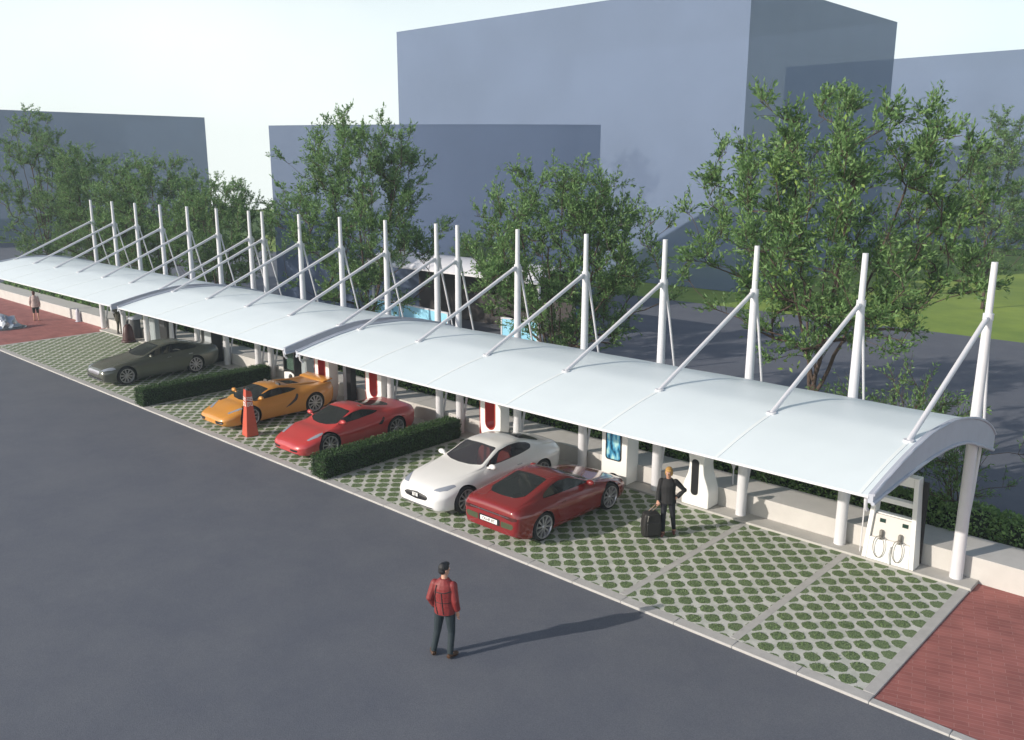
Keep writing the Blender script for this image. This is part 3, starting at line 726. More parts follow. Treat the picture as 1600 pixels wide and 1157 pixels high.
def mirrored(me):
    m2 = me.copy(); co = np.empty(len(m2.vertices)*3); m2.vertices.foreach_get('co', co); co = co.reshape(-1,3); co[:,0] *= -1
    m2.vertices.foreach_set('co', co.ravel()); m2.flip_normals(); m2.update(); return m2
def smooth_poly(pts, sub=5, closed=True):
    n = len(pts); out = []
    for i in range(n):
        p0,p1,p2,p3 = pts[i-1], pts[i], pts[(i+1)%n], pts[(i+2)%n]
        for k in range(sub):
            t = k/sub; out.append(tuple(.5*((2*p1[c])+(-p0[c]+p2[c])*t+(2*p0[c]-5*p1[c]+4*p2[c]-p3[c])*t*t+(-p0[c]+3*p1[c]-3*p2[c]+p3[c])*t**3) for c in (0,1)))
    return out
def round_poly(pts, r=.06, k=4):
    n = len(pts); out = []
    for i in range(n):
        p = Vector(pts[i]); a = Vector(pts[i-1])-p; b = Vector(pts[(i+1)%n])-p
        ra = min(r, a.length*.45); rb = min(r, b.length*.45); A = p + a.normalized()*ra; B = p + b.normalized()*rb
        for j in range(k+1):
            t = j/k; q = A*(1-t)**2 + p*2*t*(1-t) + B*t*t; out.append((q.x, q.y))
    return out
WH = {}
def wheel_meshes(r, w, rr, spokes, look):
    key = (r,w,rr,spokes,look)
    if key in WH: return WH[key]
    t = MB(); t.lathe([(rr-.012,-w/2+.01),(rr+.02,-w/2),(r-.03,-w/2+.004),(r-.008,-w/2+.028),(r,-w/2+.06),(r,w/2-.06),(r-.008,w/2-.028),(r-.03,w/2-.004),(rr+.02,w/2),(rr-.012,w/2-.01),(rr-.012,-w/2+.01)], 40, axis='x')
    m = MB(); o = w/2
    m.lathe([(rr-.03,o-.10),(rr-.024,o-.02),(rr-.012,o+.002),(rr+.006,o+.004),(rr+.008,o-.012),(rr-.01,o-.03),(rr-.012,-o+.02)], 40, axis='x', m=0)
    m.lathe([(0,o-.085),(rr-.03,o-.085),(rr-.028,o-.10),(0,o-.10)], 32, axis='x', m=1)
    m.lathe([(0,o+.005),(.035,o+.003),(.05,o-.012),(.062,o-.06)], 20, axis='x', m=0)
    for i in range(spokes):
        a = 2*math.pi*i/spokes + (.10 if i % 2 else -.10)*(1 if spokes > 12 else 0)
        c, s_ = math.cos(a), math.sin(a); tn = (-s_, c)
        def P(rad, side, x): return (x, c*rad + tn[0]*side, s_*rad + tn[1]*side)
        w0, w1 = .012, .0085
        vs = [P(.045,-w0,o-.012),P(.045,w0,o-.012),P(rr-.018,w1,o-.006),P(rr-.018,-w1,o-.006),P(.045,-w0,o-.05),P(.045,w0,o-.05),P(rr-.018,w1,o-.04),P(rr-.018,-w1,o-.04)]
        m.add(vs, [(0,1,2,3),(0,4,5,1),(1,5,6,2),(2,6,7,3),(3,7,4,0),(4,7,6,5)], 0)
    WH[key] = (t.mesh('tyre'), m.mesh('rim')); return WH[key]
def seat_mesh():
    mb = MB()
    def rb(c, sz, tilt):
        pts = []
        n = 10
        for i in range(7):
            f = i/6; k = (1-abs(2*f-1)**3)**.33*.5+.5 if 0 < f < 1 else .62
            rr_ = []
            for j in range(n):
                a = 2*math.pi*j/n; e = .6
                x = math.copysign(abs(math.cos(a))**e, math.cos(a))*sz[0]/2*k; y = math.copysign(abs(math.sin(a))**e, math.sin(a))*sz[1]/2*(.7+.3*k)
                z = (f-.5)*sz[2]; y2 = y*math.cos(tilt)+z*math.sin(tilt); z2 = -y*math.sin(tilt)+z*math.cos(tilt)
                rr_.append((c[0]+x, c[1]+y2, c[2]+z2))
            pts.append(rr_)
        o = len(mb.v); 
        for r_ in pts: mb.v += r_
        fs = [(o+i*n+j, o+i*n+(j+1)%n, o+(i+1)*n+(j+1)%n, o+(i+1)*n+j) for i in range(6) for j in range(n)] + [tuple(o+n-1-j for j in range(n)), tuple(o+6*n+j for j in range(n))]
        mb.f += fs; mb.m += [0]*len(fs)
    rb((0,0,.10), (.50,.52,.16), 0); rb((0,.27,.42), (.50,.15,.58), .28); rb((0,.38,.78), (.27,.10,.20), .22)
    return mb.mesh('seat')
SEAT = seat_mesh(); SEATS = {}
def paint(name, c, rough=.28, metal=0.0):
    return mat(name, c, rough, metal, noise=.02, nscale=2.0, coat=.9)

def car(sp, name, label, loc, rz, pm, seat, glass, rimspec):
    L = sp['L']; H = L/2
    t = thing(name, label, 'car', (0,0,0), 0, 'cars parked in the charging bays')
    bm = body_mesh(sp); body = link('body', bm.mesh('body'), [pm, M['cabin'], M['black']], t, smooth=42)
    b = bmesh.new(); b.from_mesh(body.data); bvh = BVHTree.FromBMesh(b); b.free()
    sh = lambda P: [(p[0]-H, p[1]) for p in P]            # side outlines are given as (distance from nose, height)
    tp = lambda P: [(p[0], p[1]-H) for p in P]
    side = round_poly(sh(sp['side_win']), sp.get('side_r', .07)); ws = round_poly(tp(sp['screen']), .06); rw = round_poly(tp(sp['rear_win']), .07)
    # glass, doors and lamps follow the uncut body
    gl = []
    sw = patch(bvh, side, 'side', .004, .07, .006)
    for k, me in enumerate((sw, mirrored(sw))): link('side_window', me, glass, t, smooth=40)
    link('windscreen', patch(bvh, ws, 'top', .004, .08, .006), glass, t, smooth=40)
    link('rear_window', patch(bvh, rw, 'top', .004, .08, .006), sp.get('rear_glass', glass), t, smooth=40)
    for dr in sp['doors']:
        dm = patch(bvh, round_poly(sh(dr['o']), .05), 'side', .0035, .08, .012)
        for me, sg in ((dm, 1), (mirrored(dm), -1)):
            d = link('door', me, pm, t, smooth=35)
            hy, hz = dr['h'][0]-H, dr['h'][1]; hit = bvh.ray_cast(Vector((3,hy,hz)), Vector((-1,0,0)))[0]
            if hit:
                hm = MB(); hm.box(sg*(hit.x-.01), hy-.09, hz-.012, sg*(hit.x+.022), hy+.09, hz+.012); hm.build('handle', M['chrome'] if dr.get('chrome') else pm, d, bevel=.006)
    for nm, outline, view, m_, off in sp['decals']:
        o2 = sh(outline) if view == 'side' else tp(outline) if view == 'top' else outline
        me = patch(bvh, round_poly(o2, .03, 3), view.replace('_m',''), off, .045, .012)
        mats = M[m_] if isinstance(m_, str) else m_
        link(nm, me, mats, t, smooth=40)
        if nm in sp['pair']: link(nm, mirrored(me), mats, t, smooth=40)
    # wheel arches, cabin and window openings
    cut = []
    r = sp['wr']
    for s in sp['axles']:
        wx = interp(sp['wide'], s)
        for sg in (1,-1):
            c = MB(); c.lathe([(r+.045, sg*(wx-.30)), (r+.045, sg*(wx+.25))], 36, c=(0, s-H, r), axis='x')
            cut.append(c.build('arch', M['black']))
    cav = cavity_mesh(sp).build('cavity', M['cabin']); cut.append(cav)
    c = MB(); c.prism(side, -1.6, 1.6, 'yz'); cut.append(c.build('w', M['cabin']))
    for P in (ws, rw):
        z0 = sp['glass_z']; c = MB(); c.prism(P, z0, 2.2, 'xy'); cut.append(c.build('w', M['cabin']))
    mats_keep = [m for m in body.data.materials]
    bool_diff(body, cut); body.data.set_sharp_from_angle(angle=R(42))
    # wheels
    tm, rm = wheel_meshes(r, sp['ww'], rimspec[0], rimspec[1], rimspec[2])
    for s in sp['axles']:
        wx = interp(sp['wide'], s) - sp['ww']/2 - .015
        for sg in (1,-1):
            w = link('wheel', tm, M['rubber'], t, smooth=None); w.location = (sg*wx, s-H, r); w.rotation_euler = (0,0,0 if sg > 0 else math.pi)
            ri = link('rim', rm, [M['rim'], M['rim_dark']], w)
    for me in (tm, rm):
        me.polygons.foreach_set('use_smooth', [True]*len(me.polygons)); me.set_sharp_from_angle(angle=R(40))
    # mirrors
    my, mz = sp['mirror'][0]-H, sp['mirror'][1]; hit = bvh.ray_cast(Vector((3,my,mz-.08)), Vector((-1,0,0)))[0]
    for sg in (1,-1):
        q = MB(); q.ball((sg*(hit.x+.15), my, mz), (.125,.075,.07), 14); q.tube([(sg*(hit.x-.03), my+.0, mz-.07), (sg*(hit.x+.10), my, mz-.03)], [.03,.03], 8)
        q.build('mirror', pm, t, smooth=60)
    for x in (-.37,.37):
        o = link('seat', SEATS.setdefault(seat.name, SEAT.copy()), seat, t, smooth=50); o.location = (x, sp['seat']-H, .30)
    us = MB(); us.box(-.62, -H+.75, .13, .62, H-.75, .22); us.build('underbody', M['black'], t)
    for f in sp.get('extra', []): f(t, bvh, H)
    t.location = loc; t.rotation_euler = (0,0,rz)
    return t

# ---- white grand tourer, nose to the road
SP = dict(L=4.75, wr=.35, ww=.25, axles=(.86,3.72), cab=(1.45,4.0), glass_z=.62, seat=2.55, mirror=(1.78,.99),
  roof=[(0,.52),(.06,.62),(.25,.74),(.7,.86),(1.2,.945),(1.55,1.0),(1.9,1.15),(2.25,1.30),(2.6,1.365),(3.0,1.37),(3.45,1.30),(3.95,1.14),(4.35,1.03),(4.62,.985),(4.72,.93),(4.75,.86)],
  belt=[(0,.50),(.06,.585),(.3,.70),(.9,.83),(1.5,.885),(2.4,.925),(3.3,.965),(4.0,.98),(4.5,.95),(4.72,.89),(4.75,.83)],
  sill=[(0,.26),(.1,.19),(.4,.165),(4.2,.18),(4.6,.28),(4.75,.40)],
  wide=[(0,.50),(.03,.62),(.10,.73),(.25,.84),(.55,.925),(.95,.965),(1.6,.945),(2.6,.945),(3.3,.965),(3.8,.985),(4.3,.92),(4.6,.82),(4.72,.70),(4.75,.60)],
  tuck=[(0,.85),(.3,.84),(.9,.83),(1.6,.86),(2.6,.865),(3.5,.83),(4.2,.80),(4.75,.80)],
  top=[(0,.32),(.3,.48),(1.0,.60),(1.55,.70),(2.0,.645),(2.4,.60),(3.0,.585),(3.6,.56),(4.2,.58),(4.6,.52),(4.75,.42)],
  side_win=[(1.72,.955),(1.98,1.10),(2.32,1.235),(2.7,1.285),(3.1,1.275),(3.42,1.20),(3.55,1.12),(3.45,1.05),(3.0,1.005),(2.3,.965)],
  screen=[(-.66,1.66),(-.35,1.53),(0,1.49),(.35,1.53),(.66,1.66),(.55,2.33),(.3,2.30),(-.3,2.30),(-.55,2.33)],
  rear_win=[(-.46,3.30),(.46,3.30),(.50,4.05),(.3,4.17),(-.3,4.17),(-.50,4.05)],
  doors=[dict(o=[(1.62,.30),(3.02,.30),(3.12,.62),(3.10,.93),(1.62,.86)], h=(2.83,.80), chrome=1)],
  pair=('headlight','fog_slot'),
  decals=[('headlight', [(.46,.17),(.66,.20),(.78,.36),(.83,.62),(.76,.60),(.60,.36)], 'top', 'lamp_glass', .004),
          ('grille', [(-.36,.545),(0,.585),(.36,.545),(.44,.50),(.36,.43),(0,.40),(-.36,.43),(-.44,.50)], 'front', 'black', .004),
          ('lower_intake', [(-.55,.285),(.55,.285),(.62,.25),(-.62,.25)], 'front', 'dark_grey', .004),
          ('tail_lamp', [(.42,.84),(.72,.84),(.70,.72),(.42,.76)], 'rear', 'tail', .004)])
SP['pair'] = ('headlight','tail_lamp')
def badge(t, bvh, H):
    h = bvh.ray_cast(Vector((.0,-6,.515)), Vector((0,1,0)))[0]
    p = MB(); p.box(-.10, h.y-.035, .47, .10, h.y-.015, .56); o = p.build('badge', M['plate'], t, bevel=.008)
    q = MB(); q.box(-.06, h.y-.041, .535, .06, h.y-.033, .548); q.box(-.05, h.y-.041, .505, .05, h.y-.033, .518); q.box(-.02, h.y-.041, .48, .06, h.y-.033, .49); q.build('badge_mark', M['ink'], o)
SP['extra'] = [badge]
WHITE = SP
car(WHITE, 'parked_car', 'white coupe with a red interior, nose to the road, beside the dark red car', (-11.47, .22+2.375, 0), 0, paint('white car paint', (.80,.80,.80), .25), M['seat_red'], M['glass_clear'], (.272,20,'w'))

# ---- dark red fastback, tail to the road
SP = dict(L=4.35, wr=.345, ww=.26, axles=(.92,3.50), cab=(1.45,3.95), glass_z=.64, seat=2.35, mirror=(1.75,.95),
  roof=[(0,.46),(.06,.56),(.25,.67),(.7,.78),(1.2,.87),(1.5,.93),(1.8,1.06),(2.15,1.21),(2.5,1.265),(2.8,1.255),(3.2,1.18),(3.7,1.06),(4.05,.985),(4.22,.95),(4.32,.89),(4.35,.82)],
  belt=[(0,.44),(.06,.53),(.3,.64),(.9,.77),(1.5,.82),(2.4,.86),(3.2,.91),(3.7,.935),(4.15,.92),(4.32,.86),(4.35,.79)],
  sill=[(0,.24),(.1,.17),(.4,.15),(3.9,.16),(4.2,.22),(4.35,.30)],
  wide=[(0,.55),(.03,.66),(.10,.76),(.25,.85),(.55,.92),(.95,.95),(1.6,.93),(2.6,.93),(3.2,.96),(3.55,.975),(4.0,.94),(4.25,.87),(4.33,.80),(4.35,.74)],
  tuck=[(0,.86),(.9,.84),(1.6,.87),(2.6,.87),(3.4,.84),(4.0,.86),(4.35,.88)],
  top=[(0,.34),(.3,.48),(1.0,.58),(1.5,.70),(1.95,.64),(2.4,.595),(2.9,.60),(3.5,.64),(4.05,.68),(4.25,.64),(4.35,.55)],
  side_win=[(1.66,.90),(1.98,1.05),(2.3,1.15),(2.65,1.175),(2.95,1.13),(3.25,1.03),(3.36,.955),(2.9,.935),(2.3,.915)],
  screen=[(-.66,1.62),(-.35,1.50),(0,1.47),(.35,1.50),(.66,1.62),(.55,2.22),(.3,2.20),(-.3,2.20),(-.55,2.22)],
  rear_win=[(-.47,2.86),(.47,2.86),(.53,3.70),(.38,3.90),(0,3.94),(-.38,3.90),(-.53,3.70)],
  doors=[dict(o=[(1.60,.28),(2.85,.28),(3.0,.60),(2.98,.88),(1.60,.80)], h=(2.75,.74))],
  pair=('headlight','tail_lamp','lower_vent'),
  decals=[('headlight', [(.44,.56),(.70,.70),(.80,.73),(.78,.66),(.62,.57),(.44,.54)], 'front', 'lamp_glass', .004),
          ('tail_lamp', [(.34,.745),(.60,.755),(.82,.745),(.84,.69),(.72,.655),(.36,.69)], 'rear', 'tail', .004),
          ('tail_panel', [(-.32,.745),(.32,.745),(.34,.69),(-.34,.69)], 'rear', 'tail', .004),
          ('chrome_strip', [(-.62,.725),(.62,.725),(.62,.71),(-.62,.71)], 'rear', 'chrome', .009),
          ('plate_recess', [(-.34,.60),(.34,.60),(.34,.44),(-.34,.44)], 'rear', 'black', .004),
          ('lower_vent', [(.37,.58),(.72,.585),(.76,.54),(.70,.45),(.37,.44)], 'rear', mat('olive vent mesh', (.05,.065,.03), .5), .004),
          ('fuel_mark', [(3.05,.62),(3.2,.66),(3.2,.65),(3.05,.61)], 'side', 'chrome', .003)])
def plate(t, bvh, H):
    h = bvh.ray_cast(Vector((.0,6,.52)), Vector((0,-1,0)))[0]; y = h.y+.02
    p = MB(); p.box(-.27, y-.012, .465, .27, y+.006, .575); o = p.build('number_plate', M['plate'], t, bevel=.006)
    cu = bpy.data.curves.new('plate_text', 'FONT'); cu.body = 'OLHF 8T'; cu.size = .105; cu.align_x = 'CENTER'; cu.align_y = 'CENTER'; cu.extrude = .002
    to = bpy.data.objects.new('tmp', cu); COL.objects.link(to); bpy.context.view_layer.update()
    me = bpy.data.meshes.new_from_object(to.evaluated_get(bpy.context.evaluated_depsgraph_get())); bpy.data.objects.remove(to, do_unlink=True)
    l = link('lettering', me, M['ink'], o); l.location = (0, y+.0085, .52); l.rotation_euler = (math.pi/2, 0, math.pi)
SP['extra'] = [plate]
car(SP, 'parked_car', 'dark red fastback with its tail and white number plate to the road', (-8.98, .30+2.175, 0), math.pi, paint('dark red car paint', (.20,.017,.018), .18), M['seat_tan'], M['glass'], (.272,20,'w'))

# ---- red mid-engined coupe
SP = dict(L=4.45, wr=.345, ww=.25, axles=(.98,3.52), cab=(1.25,3.6), glass_z=.62, seat=2.1, mirror=(1.52,.93),
  roof=[(0,.36),(.06,.45),(.25,.55),(.7,.67),(1.1,.77),(1.3,.83),(1.6,.98),(1.95,1.13),(2.25,1.195),(2.55,1.185),(2.95,1.11),(3.4,1.02),(3.8,.965),(4.2,.94),(4.38,.90),(4.45,.80)],
  belt=[(0,.35),(.06,.43),(.3,.54),(.95,.735),(1.4,.755),(2.2,.79),(2.8,.86),(3.4,.925),(3.9,.92),(4.3,.89),(4.45,.77)],
  sill=[(0,.22),(.1,.15),(.4,.13),(3.9,.15),(4.2,.22),(4.45,.34)],
  wide=[(0,.42),(.03,.58),(.10,.70),(.25,.82),(.55,.90),(1.0,.945),(1.6,.92),(2.4,.925),(3.1,.965),(3.55,.975),(4.0,.94),(4.3,.86),(4.42,.76),(4.45,.68)],
  tuck=[(0,.84),(.95,.82),(1.6,.87),(2.4,.86),(3.2,.82),(3.8,.83),(4.45,.86)],
  top=[(0,.30),(.3,.42),(.95,.52),(1.3,.68),(1.75,.625),(2.2,.575),(2.8,.58),(3.4,.60),(4.0,.62),(4.3,.58),(4.45,.48)],
  side_win=[(1.42,.845),(1.72,.99),(2.05,1.085),(2.35,1.11),(2.65,1.06),(2.98,.965),(2.7,.92),(2.1,.87)],
  screen=[(-.64,1.42),(-.35,1.27),(0,1.22),(.35,1.27),(.64,1.42),(.53,2.02),(.3,2.0),(-.3,2.0),(-.53,2.02)],
  rear_win=[(-.40,2.68),(.40,2.68),(.44,3.55),(.25,3.72),(-.25,3.72),(-.44,3.55)],
  doors=[dict(o=[(1.48,.26),(2.55,.26),(2.72,.55),(2.62,.83),(1.48,.74)], h=(2.48,.70))],
  pair=('headlight','tail_lamp','front_intake','side_crease'),
  decals=[('headlight', [(.60,.36),(.70,.36),(.80,.62),(.80,.80),(.74,.86),(.66,.62)], 'top', 'lamp_glass', .004),
          ('front_intake', [(.25,.315),(.56,.325),(.60,.295),(.56,.255),(.28,.26)], 'front', 'black', .004),
          ('front_lip', [(-.6,.20),(.6,.20),(.6,.175),(-.6,.175)], 'front', 'cabin', .005),
          ('tail_lamp', [(.45,.84),(.62,.84),(.62,.74),(.45,.74)], 'rear', 'tail', .004),
          ('side_intake', [(2.78,.60),(3.02,.80),(3.06,.76),(2.92,.58)], 'side', 'cabin', .003)])
car(SP, 'parked_car', 'bright red low coupe between the yellow car and a clipped hedge', (-17.62, .42+2.225, 0), 0, paint('bright red car paint', (.46,.045,.047), .35), M['seat_dark'], M['glass'], (.27,20,'r'))

# ---- yellow wedge supercar
SP = dict(L=4.4, wr=.35, ww=.27, axles=(.98,3.48), cab=(1.1,3.3), glass_z=.60, seat=2.0, mirror=(1.42,.90),
  roof=[(0,.36),(.06,.43),(.25,.52),(.7,.645),(1.0,.74),(1.15,.80),(1.5,.97),(1.85,1.10),(2.15,1.15),(2.45,1.14),(2.9,1.06),(3.4,.985),(3.9,.955),(4.2,.97),(4.34,.95),(4.4,.82)],
  belt=[(0,.34),(.06,.41),(.3,.51),(.95,.71),(1.4,.73),(2.2,.77),(2.8,.84),(3.4,.90),(3.9,.925),(4.3,.93),(4.4,.79)],
  sill=[(0,.21),(.1,.15),(.4,.125),(3.9,.14),(4.2,.22),(4.4,.36)],
  wide=[(0,.50),(.03,.64),(.10,.75),(.25,.84),(.55,.91),(1.0,.95),(1.6,.91),(2.4,.92),(3.1,.975),(3.5,.985),(4.0,.95),(4.3,.88),(4.37,.80),(4.4,.72)],
  tuck=[(0,.85),(.95,.82),(1.6,.88),(2.4,.86),(3.2,.82),(3.8,.84),(4.4,.88)],
  top=[(0,.36),(.3,.46),(.95,.52),(1.15,.68),(1.6,.62),(2.1,.56),(2.7,.56),(3.4,.60),(4.0,.66),(4.3,.64),(4.4,.55)],
  side_win=[(1.20,.80),(1.55,.95),(1.9,1.045),(2.25,1.07),(2.6,1.02),(2.92,.93),(2.6,.88),(2.0,.845)],
  screen=[(-.64,1.26),(-.35,1.12),(0,1.08),(.35,1.12),(.64,1.26),(.52,1.92),(.3,1.90),(-.3,1.90),(-.52,1.92)],
  rear_win=[(-.34,2.72),(.34,2.72),(.36,3.30),(-.36,3.30)],
  doors=[dict(o=[(1.50,.25),(2.45,.25),(2.66,.55),(2.58,.81),(1.50,.71)], h=(2.42,.72))],
  pair=('headlight','tail_lamp','front_intake','side_scoop','engine_vent','intake_chrome'),
  decals=[('headlight', [(.50,.36),(.62,.33),(.78,.60),(.80,.76),(.72,.72),(.60,.52)], 'top', 'lamp_glass', .004),
          ('front_intake', [(.32,.325),(.70,.33),(.72,.28),(.66,.225),(.36,.23)], 'front', 'black', .004),
          ('intake_chrome', [(.52,.285),(.68,.29),(.70,.262),(.60,.255)], 'front', 'chrome', .009),
          ('front_lip', [(-.62,.19),(.62,.19),(.62,.165),(-.62,.165)], 'front', 'black', .005),
          ('side_scoop', [(2.30,.40),(2.52,.46),(2.74,.60),(2.86,.78),(2.80,.80),(2.66,.66),(2.50,.54)], 'side', 'dark_grey', .005),
          ('engine_vent', [(.44,2.75),(.50,2.75),(.56,3.25),(.52,3.27)], 'top', 'black', .004),
          ('tail_lamp', [(.45,.84),(.66,.84),(.66,.76),(.45,.76)], 'rear', 'tail', .004)])
def humps(t, bvh, H):
    for sg in (1,-1):
        q = MB(); pts = [(sg*.46, y-H, interp(SPY['roof'],y)-.075) for y in (2.55,2.8,3.1,3.4,3.7,3.95,4.1)]
        q.tube(pts, [.03,.075,.10,.11,.105,.085,.04], 10); q.build('engine_buttress', YP, t, smooth=70)
    s = MB(); s.prism([(3.98-H,.965),(4.02-H,1.0),(4.36-H,1.055),(4.42-H,1.03),(4.36-H,1.0)], -.74, .74, 'yz'); s.build('tail_spoiler', YP, t, bevel=.012)
SPY = SP; YP = paint('yellow orange car paint', (.60,.265,.045), .3)
SP['extra'] = [humps]
car(SP, 'parked_car', 'yellow orange wedge shaped supercar behind the red bollard', (-22.0, .40+2.2, 0), 0, YP, M['seat_dark'], M['glass'], (.278,20,'y'))

# ---- olive grey long saloon
SP = dict(L=5.0, wr=.36, ww=.25, axles=(.90,3.80), cab=(1.55,4.35), glass_z=.66, seat=2.55, mirror=(1.92,1.0),
  roof=[(0,.56),(.06,.66),(.25,.76),(.7,.87),(1.2,.945),(1.6,1.0),(2.0,1.17),(2.4,1.32),(2.8,1.385),(3.2,1.385),(3.7,1.30),(4.2,1.15),(4.6,1.06),(4.88,1.02),(4.97,.97),(5.0,.88)],
  belt=[(0,.54),(.06,.63),(.3,.72),(.9,.84),(1.6,.89),(2.5,.93),(3.4,.955),(4.2,.98),(4.7,.97),(4.97,.92),(5.0,.84)],
  sill=[(0,.26),(.1,.19),(.4,.17),(4.4,.18),(4.8,.28),(5.0,.42)],
  wide=[(0,.62),(.03,.72),(.10,.80),(.25,.87),(.55,.925),(.95,.955),(1.7,.945),(3.0,.95),(3.8,.97),(4.4,.92),(4.8,.84),(4.96,.74),(5.0,.66)],
  tuck=[(0,.86),(.9,.85),(1.7,.87),(3.0,.87),(3.9,.84),(5.0,.84)],
  top=[(0,.40),(.3,.52),(1.0,.62),(1.6,.71),(2.1,.65),(2.6,.605),(3.3,.595),(4.0,.58),(4.5,.60),(4.9,.54),(5.0,.44)],
  side_win=[(1.80,.965),(2.10,1.12),(2.45,1.245),(2.85,1.30),(3.25,1.295),(3.65,1.215),(4.05,1.07),(3.9,1.03),(3.2,1.0),(2.4,.975)],
  screen=[(-.67,1.74),(-.35,1.61),(0,1.57),(.35,1.61),(.67,1.74),(.55,2.46),(.3,2.44),(-.3,2.44),(-.55,2.46)],
  rear_win=[(-.46,3.45),(.46,3.45),(.50,4.25),(.3,4.38),(-.3,4.38),(-.50,4.25)],
  doors=[dict(o=[(1.68,.30),(2.82,.30),(2.84,.90),(1.68,.86)], h=(2.70,.83), chrome=1), dict(o=[(2.85,.30),(3.42,.30),(3.62,.62),(3.80,.92),(2.87,.90)], h=(3.62,.85), chrome=1)],
  pair=('headlight','tail_lamp','window_pillar'),
  decals=[('headlight', [(.52,.07),(.72,.09),(.86,.34),(.885,.52),(.80,.46),(.62,.22)], 'top', 'lamp_glass', .004),
          ('grille', [(-.44,.62),(.44,.62),(.50,.56),(.42,.47),(-.42,.47),(-.50,.56)], 'front', 'rim', .004),
          ('lower_intake', [(-.62,.36),(.62,.36),(.70,.30),(-.70,.30)], 'front', 'black', .004),
          ('chrome_lip', [(-.66,.295),(.66,.295),(.66,.265),(-.66,.265)], 'front', 'chrome', .008),
          ('window_pillar', [(2.86,.97),(2.93,.97),(2.95,1.31),(2.90,1.31)], 'side', 'black', .009),
          ('tail_lamp', [(.40,.88),(.74,.86),(.72,.78),(.40,.80)], 'rear', 'tail', .004)])
car(SP, 'parked_car', 'long olive grey saloon alone in the bays left of the first clipped hedge', (-30.72, .22+2.5, 0), 0, mat('olive grey car paint', (.125,.130,.110), .24, .35, noise=.03, nscale=2, coat=.4), M['seat_tan'], M['glass'], (.278,20,'g'))
# ------------------------------------------------------------------ chargers on the platform
PZ = .045
def rrect(w, h, r, k=6, x0=0, z0=0):
    out = []
    for cx_, cz_, a0 in ((w/2-r, r, -90), (w/2-r, h-r, 0), (-w/2+r, h-r, 90), (-w/2+r, r, 180)):
        for j in range(k+1):
            a = R(a0+90*j/k); out.append((x0+cx_+r*math.cos(a), z0+cz_+r*math.sin(a)))
    return out
def plate_with_hole(outer, inner, y0, y1, mb, m=0):
    """prism with an opening: outer and inner have the same number of points"""
    n = len(outer); V = []
    for y in (y0, y1):
        V += [(p[0], y, p[1]) for p in outer] + [(p[0], y, p[1]) for p in inner]
    F = []
    for i in range(n):
        j = (i+1)%n
        F += [(i, j, n+j, n+i), (2*n+i, 3*n+i, 3*n+j, 2*n+j), (i, 2*n+i, 2*n+j, j), (n+i, n+j, 3*n+j, 3*n+i)]
    mb.add(V, F, m)
# 1 twin-nozzle dispenser
def dispenser():
    t = thing('charging_dispenser', 'wide white twin-nozzle dispenser with two window openings, at the right end of the platform', 'charger', (-1.70, 5.50, PZ))
    def lean(z): return 0
    W0, W1, Hh = .56, .44, 2.0
    mb = MB()
    def wd(z): return W0+(W1-W0)*z/Hh
    # side cheeks, slanting inwards, with the back lip
    for sg in (-1, 1):
        V = []
        for z, yb in ((0,.16),(1.0,.18),(Hh,.20)):
            yf = -.22 + .16*z/Hh
            V += [(sg*wd(z), yf, z), (sg*(wd(z)-.10), yf, z), (sg*(wd(z)-.10), yb, z), (sg*wd(z), yb, z)]
        F = [(0,3,2,1),(8,9,10,11)] + [(4*i+j, 4*i+(j+1)%4, 4*i+4+(j+1)%4, 4*i+4+j) for i in range(2) for j in range(4)]
        mb.add(V, F)
    mb.build('side_cheek', M['charger_white'], t, bevel=.012)
    def bar(z0, z1, d0, d1, nm, mt, inset=0):
        q = MB(); a, b = wd(z0)-.10-.003, wd(z1)-.10-.003; y0 = -.22+.16*z0/Hh+inset; y1 = -.22+.16*z1/Hh+inset
        q.add([(-a,y0,z0),(a,y0,z0),(a,d0,z0),(-a,d0,z0),(-b,y1,z1),(b,y1,z1),(b,d1,z1),(-b,d1,z1)], [(0,3,2,1),(4,5,6,7),(0,1,5,4),(1,2,6,5),(2,3,7,6),(3,0,4,7)])
        return q.build(nm, mt, t, bevel=.01)
    bar(0, .50, .15, .15, 'plinth', M['charger_white'])
    cp = bar(.503, 1.02, .14, .12, 'control_panel', M['charger_grey'], .07)
    bar(1.32, 1.43, .12, .11, 'cross_bar', M['charger_white'], .05); bar(1.78, 2.0, .19, .2, 'header', M['charger_white'], .02)
    sh = MB(); sh.box(-.385,-.02,1.022,.385,.14,1.05); sh.build('shelf', M['charger_white'], t, bevel=.008)
    for sg in (-1,1):
        q = MB(); q.box(sg*.24-.035, -.095, .86, sg*.24+.085, -.068, .945); d = q.build('display', mat('display glass', (.02,.045,.035), .15), t)
        q = MB(); q.box(sg*.20-.03, -.20, .52, sg*.20+.03, -.10, .70); q.box(sg*.20-.022, -.235, .50, sg*.20+.022, -.15, .60); q.build('nozzle', M['cable'], t, bevel=.012)
        q = MB(); pts = []
        for i in range(25):
            a = math.pi*2*i/24; pts.append((sg*.20+.12*math.sin(a)*(1 if sg < 0 else .9), -.245, .34+.25*math.cos(a)-(0 if i else 0)))
        q.tube(pts, .010, 6); q.build('hose', M['cable'], t, smooth=60)
    q = MB(); q.tube([(.05,-.24,.42),(.02,-.26,.25),(.06,-.27,.02)], .018, 8); q.build('ground_cable', M['charger_white'], t, smooth=60)
    q = MB(); q.box(W1-.02+.04, .17, .03, W0+.015, .23, 1.9); q.build('rear_casing', M['black'], t, bevel=.015)
dispenser()
